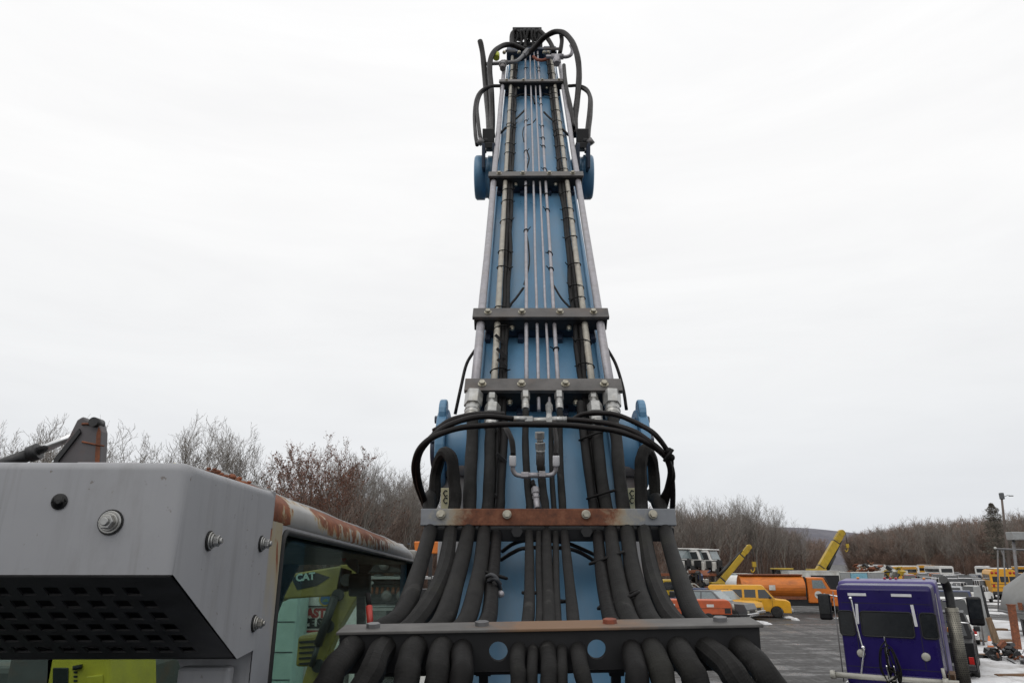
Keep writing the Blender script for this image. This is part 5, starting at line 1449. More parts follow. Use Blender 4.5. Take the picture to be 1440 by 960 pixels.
    b = MB(); b.tube(spl([V((.35, -1.21, 2.70)), V((.35, -1.21, 2.95)), V((.33, -1.20, 3.08)), V((.24, -1.18, 3.20)), V((.12, -1.16, 3.27))]), .085, 14); b.build('exhaust_pipe', 'black_plastic', st)
    b = MB(); b.box((.35, -1.2, 1.0), (.3, .45, .12)); b.build('bracket', 'plank_brown', st)
    # catwalk pipe with trailer hoses on a spring mast
    b = MB(); b.cyl(V((-.28, 1.15, 1.36)), V((-.28, -1.15, 1.36)), .055, n=12)
    for y in (1.13, -.92): b.cyl(V((-.28, y - .05, 1.36)), V((-.28, y + .05, 1.36)), .085, n=12)
    b.cyl(V((-.28, -.92, 1.36)), V((-.28, -.90, 1.62)), .03, n=8); b.build('rear_pipe', 'lamp_clear', t)
    b = MB(); b.cyl(V((-.25, .02, 1.1)), V((-.25, .06, 2.15)), .014, n=6); b.build('hose_mast', 'steel_grey', t)
    b = MB()
    for k in range(9):
        y = rnd.uniform(-.2, .22); b.tube(spl([V((-.25, .05, 2.12 - .05 * k)), V((-.25 - rnd.uniform(0, .15), .05 + y * .6, 1.9)), V((-.3 - rnd.uniform(0, .15), y + .02, 1.55)), V((-.3, y * .6, 1.25)), V((-.5, y * .4, 1.05))]), .013, 6)
    for k in range(16): b.tube([V((-.33 + rnd.uniform(-.08, .08), rnd.uniform(-.16, .14), rnd.uniform(1.2, 1.65))), V((-.33 + rnd.uniform(-.08, .08), rnd.uniform(-.16, .14), rnd.uniform(1.15, 1.6)))], .018, 6)
    b.build('air_line', 'cable_black', t)
    b = MB()
    for k in (-.05, .08): b.tube(spl([V((-.38, k, 1.62)), V((-.36, k - .02, 1.4)), V((-.37, k - .04, 1.2))]), .016, 6)
    b.build('air_fitting', 'chrome', t)
    b = MB(); b.box((-2.3, 0, 1.17), (1.0, 1.0, .10)); b.build('fifth_wheel', 'black_plastic', t, .03)
    b = MB(); b.box((-.45, 0, 1.08), (.75, 1.6, .05)); b.build('catwalk', 'chrome', t)
    b = MB(); b.box((4.95, 0, .65), (.15, 2.2, .4)); b.build('bumper', 'chrome', t, .04)
    return t
pt = tractor('sleeper_truck', 'purple sleeper truck seen from behind with white reflective strips and three dark rear windows', (GX(1249, 16, 2.2), 16, 0), R(58), 'purple_paint', 'purple_roof')

# ================================================================== crowded rows of vehicles at the right
def far_car(seed, kind):
    r = random.Random(seed); b = MB()
    if kind == 'bus':
        b.box((0, 0, 1.75), (9, 2.4, 2.3)); b.cur = 1; b.box((4.52, 0, 2.2), (.03, 2.0, .8)); b.box((-4.52, 0, 2.2), (.03, 1.9, .7)); b.box((0, 1.21, 2.2), (8.2, .03, .6)); b.box((0, -1.21, 2.2), (8.2, .03, .6))
        b.cur = 2
        for x in (-2.8, 2.9):
            for y in (-1, 1): b.cyl((x, y * .9, .5), (x, y * 1.22, .5), .5, n=12)
        b.cur = 3; b.box((0, 0, 2.96), (8.6, 2.2, .12))
    elif kind == 'truck':
        b.box((2.3, 0, 1.7), (1.7, 2.3, 1.9)); b.box((-1.2, 0, 2.0), (5.2, 2.4, 2.3)); b.cur = 1; b.box((3.17, 0, 2.1), (.04, 2.0, .75)); b.box((2.5, 1.16, 2.1), (1.0, .03, .6)); b.box((2.5, -1.16, 2.1), (1.0, .03, .6))
        b.cur = 2
        for x in (-2.6, 2.4):
            for y in (-1, 1): b.cyl((x, y * .85, .48), (x, y * 1.18, .48), .48, n=12)
        b.cur = 3; b.box((-1.2, 0, 3.19), (5.1, 2.3, .08))
    else:
        low = [(-2.25, .35), (-2.25, .95), (-2.1, 1.0), (1.15, 1.0), (2.1, .86), (2.25, .6), (2.25, .35)]
        cab = [(-1.9, 1.0), (-1.35, 1.48), (.2, 1.50), (1.15, 1.0)] if kind == 'sedan' else [(-2.2, 1.0), (-2.1, 1.72), (.2, 1.75), (1.1, 1.0)]
        b.poly([V((x, -.88, z)) for x, z in low], V((0, 1.76, 0))); b.cur = 1
        n = len(cab); hw = lambda z: .86 - .15 * (z - 1)
        b.add([V((x, -hw(z), z)) for x, z in cab] + [V((x, hw(z), z)) for x, z in cab], [tuple(range(n)), tuple(range(n, 2 * n))[::-1]] + [(i, (i + 1) % n, n + (i + 1) % n, n + i) for i in range(n)])
        b.cur = 3; z = cab[1][1]; b.box(((cab[1][0] + cab[2][0]) / 2, 0, z + .03), (cab[2][0] - cab[1][0], 1.4, .07)); b.box((1.62, 0, .98), (.8, 1.4, .06), 0, .12)
        for x in (-1.3, -.4, .5): b.box((x, .84, z - .25), (.07, .06, .5)); b.box((x, -.84, z - .25), (.07, .06, .5))
        b.cur = 2
        for x in (-1.35, 1.35):
            for y in (-1, 1): b.cyl((x, y * .66, .32), (x, y * .90, .32), .32, n=12)
    return b
FARM = {}
def far_vehicle(kind, paint, roof, loc, rz):
    key = (kind, paint, roof)
    names = {'sedan': ('parked_car', 'car'), 'suv': ('parked_car', 'car'), 'bus': ('parked_bus', 'bus'), 'truck': ('parked_truck', 'truck')}
    nm, cat = names[kind]
    if key not in FARM:
        o = far_car(1, kind).build(nm, [paint, 'car_glass', 'tyre', roof], None, .04, 1); FARM[key] = o.data; bpy.data.objects.remove(o)
    o = bpy.data.objects.new(nm, FARM[key]); COL.objects.link(o)
    w = o.modifiers.new('bevel', 'BEVEL'); w.width = .05; w.segments = 1; w.limit_method = 'ANGLE'
    o.location = (loc[0], loc[1], 0); o.rotation_euler = (0, 0, rz)
    colour = {'white_paint': 'white', 'silver_paint': 'silver', 'grey_paint': 'dark grey', 'navy_paint': 'dark blue', 'red_car': 'red', 'black_car': 'black', 'bus_yellow': 'yellow', 'cab_orange': 'orange', 'lightblue_paint': 'light blue', 'red_orange': 'orange red', 'lime_paint': 'lime yellow', 'green_paint': 'green'}[paint]
    body = {'sedan': 'sedan', 'suv': 'high roofed car', 'bus': 'bus', 'truck': 'box truck'}[kind]
    extra = ' with snow on its roof' if roof == 'snow_white' else ' with clear roof'
    tag(o, f'{colour} {body}{extra} in the crowded far vehicle rows', cat, f'{colour} {body}s{extra} in the far rows')
    return o
r3 = random.Random(21)
cols = ['white_paint', 'white_paint', 'white_paint', 'silver_paint', 'grey_paint', 'black_car', 'navy_paint', 'red_car', 'silver_paint', 'cab_orange']
for Y in (62, 72, 83, 94, 105, 115, 125, 135, 146):
    px0 = np.interp(Y, [60, 75, 90, 150], [1338, 1326, 1300, 1262]); px1 = np.interp(Y, [60, 80, 110, 150], [1372, 1392, 1428, 1480])
    X = GX(px0, Y); X1 = GX(px1, Y)
    while X < X1:
        k = r3.choice(('sedan', 'suv', 'sedan', 'suv', 'truck' if Y > 120 and r3.random() < .5 else 'suv')); w = 2.6 if k != 'truck' else 3.3
        if Y > 112 and r3.random() < .10: k = 'bus'; w = 3.2
        p = r3.choice(cols) if k != 'bus' else r3.choice(('bus_yellow', 'white_paint', 'white_paint'))
        if k == 'truck': p = r3.choice(('white_paint', 'cab_orange', 'navy_paint', 'white_paint', 'red_orange'))
        rf = 'snow_white' if r3.random() < .5 else p
        far_vehicle(k, p, rf, (X, Y + r3.uniform(-1, 1)), R(-90 + r3.uniform(-30, 30) - 28 + (180 if r3.random() < .4 else 0))); X += w + r3.uniform(0, .5)
for px, Y, k, p in ((1262, 168, 'bus', 'white_paint'), (1292, 170, 'bus', 'bus_yellow'), (1320, 172, 'truck', 'white_paint'), (1348, 170, 'bus', 'white_paint'), (1378, 168, 'truck', 'navy_paint'), (1236, 160, 'truck', 'white_paint')):
    far_vehicle(k, p, 'snow_white' if k == 'truck' else p, at(px, Y), R(-10))
# row of trucks just beyond the purple one
def bonnet(px, Y, rz, paint, label, bmp_='chrome'):
    return car('parked_pickup', label, 'pickup', at(px, Y), rz, paint, 2.0,
    [(-2.7, .6), (-2.7, 1.2), (1.2, 1.25), (2.5, 1.18), (2.65, .8)], [(-1.3, 1.2), (-1.1, 2.0), (.4, 2.0), (1.2, 1.25)], (-1.65, 1.7), .43, (-1.65, 1.7),
    [[(-1.1, 1.28), (-.35, 1.28), (-.35, 1.9), (-1.0, 1.9)], [(-.25, 1.28), (.95, 1.28), (.4, 1.9), (-.25, 1.9)]], bumper=bmp_)
bonnet(1331, 27, R(58), 'black_car', 'black pickup parked just ahead of the purple truck', 'black_plastic')
bonnet(1342, 37, R(60), 'white_paint', 'white pickup parked beyond the black pickup ahead of the purple truck')
bonnet(1350, 46, R(58), 'navy_paint', 'dark blue pickup next beyond the white one ahead of the purple truck')
bonnet(1340, 54, R(60), 'silver_paint', 'silver pickup farthest of the line ahead of the purple truck')
# school bus seen from behind
t = thing('school_bus', 'yellow school bus seen from behind with red warning lamps at the right edge', 'bus', (*at(1418, 76), 0), R(62))
b = MB(); b.poly([V((-.0, y, z)) for y, z in ((-1.2, .7), (-1.2, 2.5), (-1.05, 2.85), (-.6, 3.02), (.6, 3.02), (1.05, 2.85), (1.2, 2.5), (1.2, .7))], V((9, 0, 0))); b.build('body', 'bus_yellow', t, .05)
b = MB(); b.box((4.5, 0, 3.04), (8.7, 1.7, .08)); b.build('roof_snow', 'snow_white', t, .03)
for y0, y1 in ((-1.0, -.45), (-.35, .35), (.45, 1.0)):
    b = MB(); b.box((-.006, (y0 + y1) / 2, 2.0), (.02, y1 - y0, .55)); b.build('rear_window', 'car_glass', t, .01)
for y in (-.95, -.6, .6, .95):
    b = MB(); b.lathe((0, y, 2.62), (-1, 0, 0), [(0, .13), (.04, .12), (.05, .01)], 12); b.build('warning_lamp', 'lamp_red', t)
for z in (1.2, 1.55): b = MB(); b.box((-.006, 0, z), (.02, 2.38, .05)); b.build('rub_rail', 'black_plastic', t)
b = MB(); b.box((-.1, 0, .7), (.2, 2.35, .28)); b.build('bumper', 'black_plastic', t, .03)
for s_ in (-1, 1):
    b = MB(); b.box((-.01, s_ * .98, 1.38), (.03, .2, .24)); b.build('tail_light', 'lamp_red', t)
    wheel(t, 2.4, s_ * 1.0, .5, .3, 'steel_grey'); wheel(t, 7.3, s_ * 1.0, .5, .3, 'steel_grey')
    for k in range(8): b = MB(); b.box((1.0 + k * .98, s_ * 1.203, 2.15), (.75, .02, .55)); b.build('side_window', 'car_glass', t)

# scrap heap and small yellow machines on the skyline behind the containers
def scrap(px0, px1, Y, z0, z1, label, ms, n=60, seed=3, g=1.0):
    r = random.Random(seed); x0, x1 = GX(px0, Y, z0), GX(px1, Y, z0); cx = (x0 + x1) / 2
    t = thing('scrap_heap', label, 'scrap heap', (cx, Y, 0)); hw_ = (x1 - x0) / 2
    for m, cnt in ms:
        b = MB()
        for i in range(cnt):
            u = r.uniform(-1, 1); zz = (z0 + (z1 - z0) * (1 - u * u)) * r.random() ** .6
            if r.random() < .5: b.box((u * hw_, r.uniform(-1.5, 1.5), zz), (g * r.uniform(.3, 1.2), g * r.uniform(.3, 1.2), g * r.uniform(.1, .5)), r.uniform(0, 3), r.uniform(-.8, .8))
            else:
                p = V((u * hw_, r.uniform(-1.2, 1.2), zz)); b.tube([p, p + V((r.uniform(-1, 1), r.uniform(-1, 1), r.uniform(-.4, .7))) * g], g * r.uniform(.04, .11), 6)
        b.build('scrap_metal', m, t)
    return t
scrap(1198, 1248, 88, 2.6, ZW(791, 88), 'heap of rusty brown scrap rising behind the light blue container', (('rust', 46), ('plank_brown', 30), ('wood_post', 14), ('black_plastic', 30)), seed=3, g=.6)
scrap(1244, 1266, 84, 2.4, ZW(797, 84), 'small heap of yellow and black machine scrap behind the grey container', (('crane_yellow', 18), ('black_plastic', 18), ('white_worn', 8)), seed=9)
scrap(1413, 1452, 28.5, .25, .8, 'pile of black greasy engine parts on the snow at the right edge', (('black_plastic', 44), ('rust', 7), ('steel_grey', 8)), seed=5, g=.42)

scrap(950, 1014, 59.2, .3, 3.0, 'heap of black engines and machine parts under the truck cab rack', (('black_plastic', 90), ('navy_paint', 14), ('white_worn', 10), ('rust', 12), ('red_paint', 4)), seed=14, g=.75)
# right edge: posts, panel, cone, tank, gantry
t = thing('fence_post', 'leaning bare wooden post standing in snow behind the orange cone', 'post', (*at(1403, 34), 0))
zt_ = ZW(868, 34)
b = MB(); b.tube([(.05, 0, -.2), (-.05, 0, zt_ * .5), (-.16, 0, zt_)], [.15, .14, .12], 7, smooth=False); b.build('post', 'wood_post', t)
x0 = GX(1396, 34.2); b = MB(); z0, z1 = ZW(868, 34.2), ZW(823, 34.2)
t = thing('door_panel', 'pale grey salvaged panel standing upright above the wooden post', 'panel', (x0, 34.3, 0))
b.poly([V((-.42, 0, z0 - .9)), V((.12, 0, z0 - 1.1)), V((.02, 0, z1)), V((-.30, 0, z1 - .05))], V((0, .06, 0))); b.build('sheet', 'container_grey', t, .02)
b = MB(); b.poly([V((.14, -.01, z0 - 1.1)), V((.22, -.01, z0 - .2)), V((.10, -.01, z1 + .05)), V((.03, -.01, z1))], V((0, .09, 0))); b.build('edge', 'black_plastic', t)
b = MB(); b.tube([(-.3, .03, 0), (-.25, .03, z0)], .05, 6); b.build('leg', 'steel_grey', t)
t = thing('traffic_cone', 'faded orange traffic cone in the snow left of the black engine pile', 'cone', (*at(1395.5, 31.5), 0))
b = MB(); b.lathe((0, 0, .04), (0, 0, 1), [(0, .17), (.7, .03), (.71, .001)], 14); b.build('cone', 'cone_orange', t)
b = MB(); b.lathe((0, 0, .04), (0, 0, 1), [(.34, .104), (.345, .106), (.50, .078), (.505, .074)], 14); b.build('band', 'reflector_white', t)
b = MB(); b.box((0, 0, .02), (.4, .4, .04)); b.build('base', 'cone_orange', t)
t = thing('rusty_post', 'rusty red steel post in front of the big grey hopper', 'post', (*at(1433, 33), 0))
b = MB(); b.box((0, 0, .85), (.24, .2, 2.0), 0, .05); b.build('post', 'rust', t); b = MB(); b.box((.05, 0, 1.86), (.3, .26, .04)); b.build('cap', 'rust', t)
t = thing('steel_hopper', 'large pale grey conical steel hopper cut off by the right edge', 'hopper', (*at(1505, 38), 0))
hz = ZW(795, 38)
b = MB(); b.lathe((0, 0, .5), (0, 0, 1), [(0, 1.0), (.7, 2.75), (hz * .55, 2.35), (hz - .5, .9), (hz - .3, .7), (hz - .29, .01)], 10); b.build('shell', 'tank_grey', t)
b = MB(); b.lathe((0, 0, 1.18), (0, 0, 1), [(0, 2.77), (.05, 2.80), (.1, 2.77)], 10); b.build('seam', 'steel_grey', t)
b = MB(); b.frame((-2.55, -.6, 1.55), V((0, 1, 0)), V((0, 0, 1)), V((1, 0, 0)), .25, .35, .06); b.build('patch', 'rust', t)
for a in range(4): b = MB(); b.tube([(1.9 * math.cos(a * 1.57 + .7), 1.9 * math.sin(a * 1.57 + .7), 0), (1.9 * math.cos(a * 1.57 + .7), 1.9 * math.sin(a * 1.57 + .7), 1.2)], .1, 6); b.build('leg', 'steel_grey', t)
GY = 58
t = thing('steel_gantry', 'weathered grey steel gantry of posts and a long beam above the school bus', 'gantry', (GX(1425, GY), GY, 0))
def gx(px, z): return GX(px, GY, z) - GX(1425, GY)
zb_ = ZW(773, GY)
b = MB(); b.tube([(gx(1399, zb_), 0, zb_ + .1), (gx(1475, zb_), 0, zb_ - .05)], .075, 4, smooth=False); b.build('beam', 'steel_grey', t)
for p0, p1 in ((1404, 1403), (1416, 1411), (1455, 1452)):
    b = MB(); b.tube([(gx(p0, 0), 0, 0), (gx(p1, zb_), 0, zb_)], .06, 6); b.build('post', 'steel_grey', t)
b = MB(); b.tube([(gx(1408, zb_), 0, zb_), (gx(1420, 2.5), 0, ZW(800, GY))], .05, 6); b.build('brace', 'steel_grey', t)
b = MB(); b.ball((gx(1400, zb_), 0, zb_ + .15), .10, 8); b.build('lamp', 'white_worn', t)
GY = 52; zb_ = ZW(759, GY)
t = thing('pole_lamp_box', 'tall grey pole topped by a long white box at the right edge', 'pole', (GX(1436, GY), GY, 0))
def gx(px, z): return GX(px, GY, z) - GX(1436, GY)
b = MB(); b.tube([(0, 0, 0), (gx(1425, zb_), 0, zb_)], .10, 8); b.build('pole', 'steel_grey', t)
b = MB(); b.box((gx(1436, zb_), 0, zb_ + .28), (1.6, .7, .55)); b.build('lamp_box', 'container_grey', t, .04)

# ================================================================== snow and planks
def blob(b, cx, cy, rx, ry, seed, h=.06, n=26, rot=0):
    r = random.Random(seed); ph = [r.uniform(0, 6.28) for _ in range(5)]; rings = []
    for f, zz in ((1, .004), (.86, h * .55), (.6, h), (.3, h * 1.2)):
        ring = []
        for i in range(n):
            a = 2 * math.pi * i / n; q = 1 + .22 * math.sin(2 * a + ph[0]) + .18 * math.sin(3 * a + ph[1]) + .13 * math.sin(5 * a + ph[2]) + .09 * math.sin(9 * a + ph[3])
            x, y = math.cos(a) * rx * q * f, math.sin(a) * ry * q * f
            ring.append(V((cx + x * math.cos(rot) - y * math.sin(rot), cy + x * math.sin(rot) + y * math.cos(rot), zz * (1 + .5 * r.random() if f < 1 else 1))))
        rings.append(ring)
    vs = [p for q in rings for p in q]; fs = [(k * n + i, k * n + (i + 1) % n, (k + 1) * n + (i + 1) % n, (k + 1) * n + i) for k in range(3) for i in range(n)]
    fs.append(tuple(3 * n + i for i in range(n))); b.add(vs, fs, True)
b = MB(); r4 = random.Random(8)
def snow(px, Y, wx, wy, h=.07): blob(b, GX(px, Y), Y, wx, wy, r4.randint(0, 9999), h, rot=R(-60 + r4.uniform(-15, 15)))
for px, Y, wx, wy in ((1388, 25.5, 1.6, 2.2), (1398, 30, 1.5, 1.7), (1395, 35.5, 1.6, 1.5), (1420, 28, 2.4, 1.2), (1424, 38, 3, 2), (1390, 42, 2.6, 1.0), (1418, 45, 3.6, 1.6), (1412, 24, 2.2, 1.6), (1380, 29, 1.0, 1.0), (1402, 26.5, 1.4, 1.4), (1405, 33, 1.2, 1.6), (1378, 31, 1.2, .7), (1392, 33, 1.5, .7), (1420, 33, 3.2, 1.3), (1412, 29.5, 1.6, .8), (1388, 37, 2.2, .5), (1416, 36, 2.6, .9), (1378, 36.5, 1.2, .4), (1412, 39, 4, .8), (1384, 40, 2.6, .6), (1418, 48, 6, 1.2), (1380, 48, 2.5, .8), (1450, 30, 4, 2.0),
                      (1372, 58, 5, 1.4), (1404, 60, 6, 1.2), (1392, 70, 8, 1.6), (1360, 78, 9, 1.6), (1330, 92, 14, 1.6), (1390, 100, 14, 1.8), (1350, 112, 18, 2), (1300, 124, 18, 2), (1400, 124, 20, 2), (1340, 137, 22, 2.2), (1280, 139, 18, 2), (1400, 150, 24, 2.4), (1300, 158, 26, 2.5)):
    snow(px, Y, wx, wy, .05 if Y > 30 else .09)
for px, Y, wx, wy in ((1068, 47.5, .7, .25), (1076, 46.8, .35, .2), (1108, 52, .5, .2), (1118, 50, .4, .1), (930, 40, 2, .5), (600, 24, 2.2, .7), (592, 20, 1.6, .5)):
    snow(px, Y, wx, wy, .03 if Y < 26 else .10)
tag(b.build('snow', 'snow_white'), kind='stuff')
for i, (px, Y, L, rz, lab) in enumerate(((1386, 30.5, 1.9, .15, 'brown plank on the snow left of the cone, nearest the purple truck'), (1388, 36, 2.6, .1, 'brown timber lying in snow before the wooden post'), (1384, 42, 2.4, -.05, 'weathered brown board farthest up the snowy strip'), (1428, 25.2, 1.3, .1, 'short grey brown plank in front of the black engine pile'))):
    o = MB().box((0, 0, .10), (L, .35 if i != 3 else .2, .14)).build('plank', 'plank_brown', None, .02); o.location = (*at(px, Y), 0); o.rotation_euler = (0, 0, rz); tag(o, lab, 'plank')

# ================================================================== things seen past and through the cab
# yellow excavator with its folded arm
EY = 9.0
def EP(px, py, Y=EY): z = ZW(py, Y); return V((GX(px, Y, z), Y, z))
ex0 = EP(330, 900); t = thing('yellow_excavator', 'yellow excavator with folded arm seen through the green cab glass', 'excavator', (ex0.x, EY + .2, 0))
oo = V((ex0.x, EY + .2, 0)); Mx = Matrix.Translation(-oo)
def ebar(b, pts, w, dpt=.32):          # outline in the image plane at EY, given thickness
    b.poly([EP(*p) for p in pts], V((0, dpt, 0)))
b = MB(Mx); ebar(b, [(300, 860), (330, 822), (400, 808), (480, 795), (497, 800), (496, 832), (462, 838), (400, 842), (345, 866), (318, 900)], 0); bo = b.build('boom', 'cat_yellow', t, .02)
b = MB(Mx); ebar(b, [(478, 792), (500, 794), (503, 838), (478, 880), (456, 930), (440, 990), (415, 990), (432, 935), (452, 872), (470, 832)], 0, .30); ar = b.build('stick', 'cat_yellow', t, .02)
b = MB(Mx); ebar(b, [(410, 812), (440, 803), (464, 811), (446, 823), (418, 829)], 0, .01)
for p in b.v: p.y -= .008
b.build('decal', 'clamp_black', bo)
q = EP(430, 811) - V((0, .016, 0)); q2 = q - oo
text('decal_lettering', 'CAT', .115, Matrix.Translation(q2) @ Matrix.Rotation(R(90), 4, 'X') @ Matrix.Rotation(R(6), 4, 'Z'), 'mint_paint', bo, .004)
b = MB(Mx); b.cyl(EP(474, 838) - V((0, .1, 0)), EP(450, 905) - V((0, .1, 0)), .05); b.cyl(EP(450, 905) - V((0, .1, 0)), EP(441, 935) - V((0, .1, 0)), .03); b.build('bucket_cylinder', 'black_plastic', ar)
b = MB(Mx)
for p in ((488, 815), (462, 880), (448, 935), (476, 836)): b.cyl(EP(*p) - V((0, .05, 0)), EP(*p) + V((0, .36, 0)), .07)
b.build('pin', 'black_plastic', ar)
b = MB(Mx); b.poly([EP(419, 894), EP(448, 891), EP(444, 937), EP(415, 937)], V((0, .5, 0))); hd = b.build('engine_hood', 'cat_yellow', t, .03)
b = MB(Mx)
for k in range(5): y = 899 + k * 7.6; b.poly([EP(421, y + 2), EP(445, y), EP(444, y + 3.5), EP(421, y + 4.5)], V((0, -.02, 0)))
b.build('louvre', 'clamp_black', hd)
b = MB(Mx); b.poly([EP(62, 918), EP(152, 915), EP(152, 1000), EP(58, 1000)], V((0, 1.2, 0))); cb_ = b.build('cab', 'machine_yellow', t, .05)
b = MB(Mx); b.poly([EP(75, 938), EP(97, 938), EP(96, 975), EP(74, 975)], V((0, -.012, 0))); b.build('cab_window', 'car_glass', cb_, .01)
b = MB(Mx); b.poly([EP(122, 950), EP(146, 947), EP(146, 985), EP(122, 985)], V((0, -.03, 0))); b.build('side_panel', 'machine_yellow', cb_, .02)
b = MB(Mx); b.cyl(EP(111, 934) - V((0, .03, 0)), EP(111, 940) - V((0, .03, 0)), .05); b.build('handle', 'clamp_black', cb_)
for k in range(4): b = MB(Mx); b.poly([EP(104, 943 + k * 6), EP(109, 943 + k * 6), EP(109, 946 + k * 6), EP(104, 946 + k * 6)], V((0, -.01, 0))); b.build('marking', 'clamp_black', cb_)
b = MB(); b.box((0, .8, 1.25), (4.6, 2.0, .7)); b.build('deck', 'cat_yellow', t, .05)
b = MB(); b.cyl((0, .8, .6), (0, .8, .95), .6, n=20); b.build('slew_ring', 'clamp_black', t)
for y in (-.5, 2.1): b = MB(); b.box((0, y, .42), (4.0, .5, .8)); b.build('track', 'tyre', t, .2)

# white box truck with a round crest and lettering
BY = 13.0
def BPp(px, py): z = ZW(py, BY); return V((GX(px, BY, z), BY, z))
a0, a1 = BPp(402, 826), BPp(486, 826); zt_ = a0.z
t = thing('box_truck', 'pale box truck with a round crest and block lettering seen through the cab glass', 'truck', ((a0.x + a1.x) / 2, BY + 1.2, 0))
L = a1.x - a0.x; oo = V(t.location)
b = MB(); b.box((0, 0, (zt_ + 1.0) / 2), (L, 2.4, zt_ - 1.0)); bx_ = b.build('box_body', 'white_paint', t, .03)
b = MB(); b.box((0, 0, zt_ + .02), (L + .06, 2.46, .05)); b.box((0, -1.21, zt_ - .32), (L, .012, .015)); b.build('roof_edge', 'container_grey', bx_, .01)
c = BPp(458, 842) - oo; c.y = -1.2
b = MB(); b.lathe(c, (0, -1, 0), [(0, .125), (.006, .125)], 28); em = b.build('crest', 'mint_paint', bx_)
b = MB(); b.lathe(c - V((0, .007, 0)), (0, -1, 0), [(0, .112), (.004, .112)], 28); b.build('crest_ring', 'crane_yellow', em)
b = MB(); b.lathe(c - V((0, .012, 0)), (0, -1, 0), [(0, .088), (.004, .088)], 28); b.build('crest_disc', 'sticker_blue', em)
b = MB(); b.poly([c + V((-.06, -.017, -.04)), c + V((.06, -.017, -.04)), c + V((.04, -.017, -.01)), c + V((.01, -.017, .015)), c + V((-.03, -.017, -.01))], V((0, -.004, 0))); b.build('crest_hill', 'green_paint', em)
for body, px, py, sz, m in (('EASTERN', 455, 862, .19, 'ink_red'), ('PE SER', 448, 875, .165, 'ink_black')):
    q = BPp(px, py) - oo; q.y = -1.208
    text('lettering', body, sz, Matrix.Translation(q) @ Matrix.Rotation(R(90), 4, 'X'), m, bx_, .012)
for py, m in ((852.5, 'ink_black'), (881.5, 'ink_black'), (887, 'ink_red')):
    q = BPp(446, py) - oo
    b = MB(); b.box((q.x, -1.206, q.z), (L * .62, .01, .035)); b.build('stripe', m, bx_)
b = MB(); q = BPp(416, 900) - oo; b.box((q.x, -1.6, q.z), (.38, .7, 1.7)); lk_ = b.build('tool_locker', 'mint_paint', t, .03)
for dz in (-.5, -.1, .35): b = MB(); b.box((q.x, -1.953, q.z + dz), (.34, .008, .015)); b.build('locker_seam', 'interior_grey', lk_)
b = MB(); b.box((L * .5 + .8, 0, 1.5), (1.4, 2.1, 1.7)); b.build('cab', 'white_paint', t, .08)
b = MB(); b.box((L * .5 + .9, -1.055, 1.95), (.7, .02, .6)); b.build('cab_window', 'car_glass', t)
b = MB(); b.box((.6, 0, .85), (L + 2, 1.0, .25)); b.build('chassis', 'black_plastic', t)
for x in (-L * .3, L * .5 + .8):
    for s_ in (-1, 1): wheel(t, x, s_ * .95, .45, .28, 'steel_grey')

# racks of greasy engines, beyond the cab windshield, red machine below
KY = 17.0
def KP(px, py): z = ZW(py, KY); return V((GX(px, KY, z), KY, z))
sh0 = KP(548, 812); t = thing('engine_rack', 'steel shelf rack stacked with black greasy engines beyond the cab', 'rack', (sh0.x, KY + .4, 0)); oo = V(t.location)
for py in (812, 856):
    q = KP(548, py) - oo; b = MB(); b.box((0, 0, q.z), (1.9, 1.0, .05)); b.build('shelf', 'container_grey', t)
for x in (-.92, .92): b = MB(); b.box((x, -.45, 1.9), (.08, .08, 3.8)); b.build('post', 'black_plastic', t)
r5 = random.Random(12)
def engine(px, py0, label):
    p = KP(px, py0); e = thing('salvaged_engine', label, 'engine', (p.x, KY + .35, p.z + .03), r5.uniform(-.3, .3))
    b = MB(); b.box((0, 0, .28), (.62, .5, .42)); b.box((0, 0, .53), (.5, .26, .12)); b.build('block', 'black_plastic', e, .03)
    b = MB()
    for k in range(5): b.cyl((-.24 + k * .12, -.25, .42), (-.24 + k * .12, -.34, .30), .035, n=8)
    b.build('manifold', 'rust', e)
    b = MB(); b.lathe((.1, -.28, .25), (0, -1, 0), [(0, .12), (.08, .12), (.1, .05)], 14); b.build('pulley', 'steel_grey', e)
    b = MB(); b.lathe((-.12, 0, .60), (0, 0, 1), [(0, .11), (.10, .11), (.12, .08), (.13, .01)], 16); b.build('air_cleaner', 'container_grey', e)
    return e
for px, py, lab in ((533, 812, 'black engine with pale air cleaner on the top shelf, left of its neighbour'), (563, 812, 'black engine at the right of the top shelf of the engine rack'), (534, 856, 'black engine on the lower shelf of the rack, on the left'), (562, 856, 'black engine at the right of the lower shelf of the engine rack')): engine(px, py, lab)
q = KP(560, 868); t = thing('red_welder', 'red machine housing with pale numerals standing under the engine rack', 'machine', (q.x, KY - .9, 0))
b = MB(); b.box((0, 0, 1.05), (1.5, .8, 1.5)); b.box((0, 0, .2), (1.5, .8, .16)); wb_ = b.build('housing', 'red_paint', t, .04)
text('numerals', '00', .28, Matrix.Translation((-.02, -.41, 1.45)) @ Matrix.Rotation(R(90), 4, 'X'), 'ink_white', wb_, .004)
for x in (-.5, .5):
    for s_ in (-1, 1): wheel(t, x, s_ * .36, .2, .12, 'steel_grey')
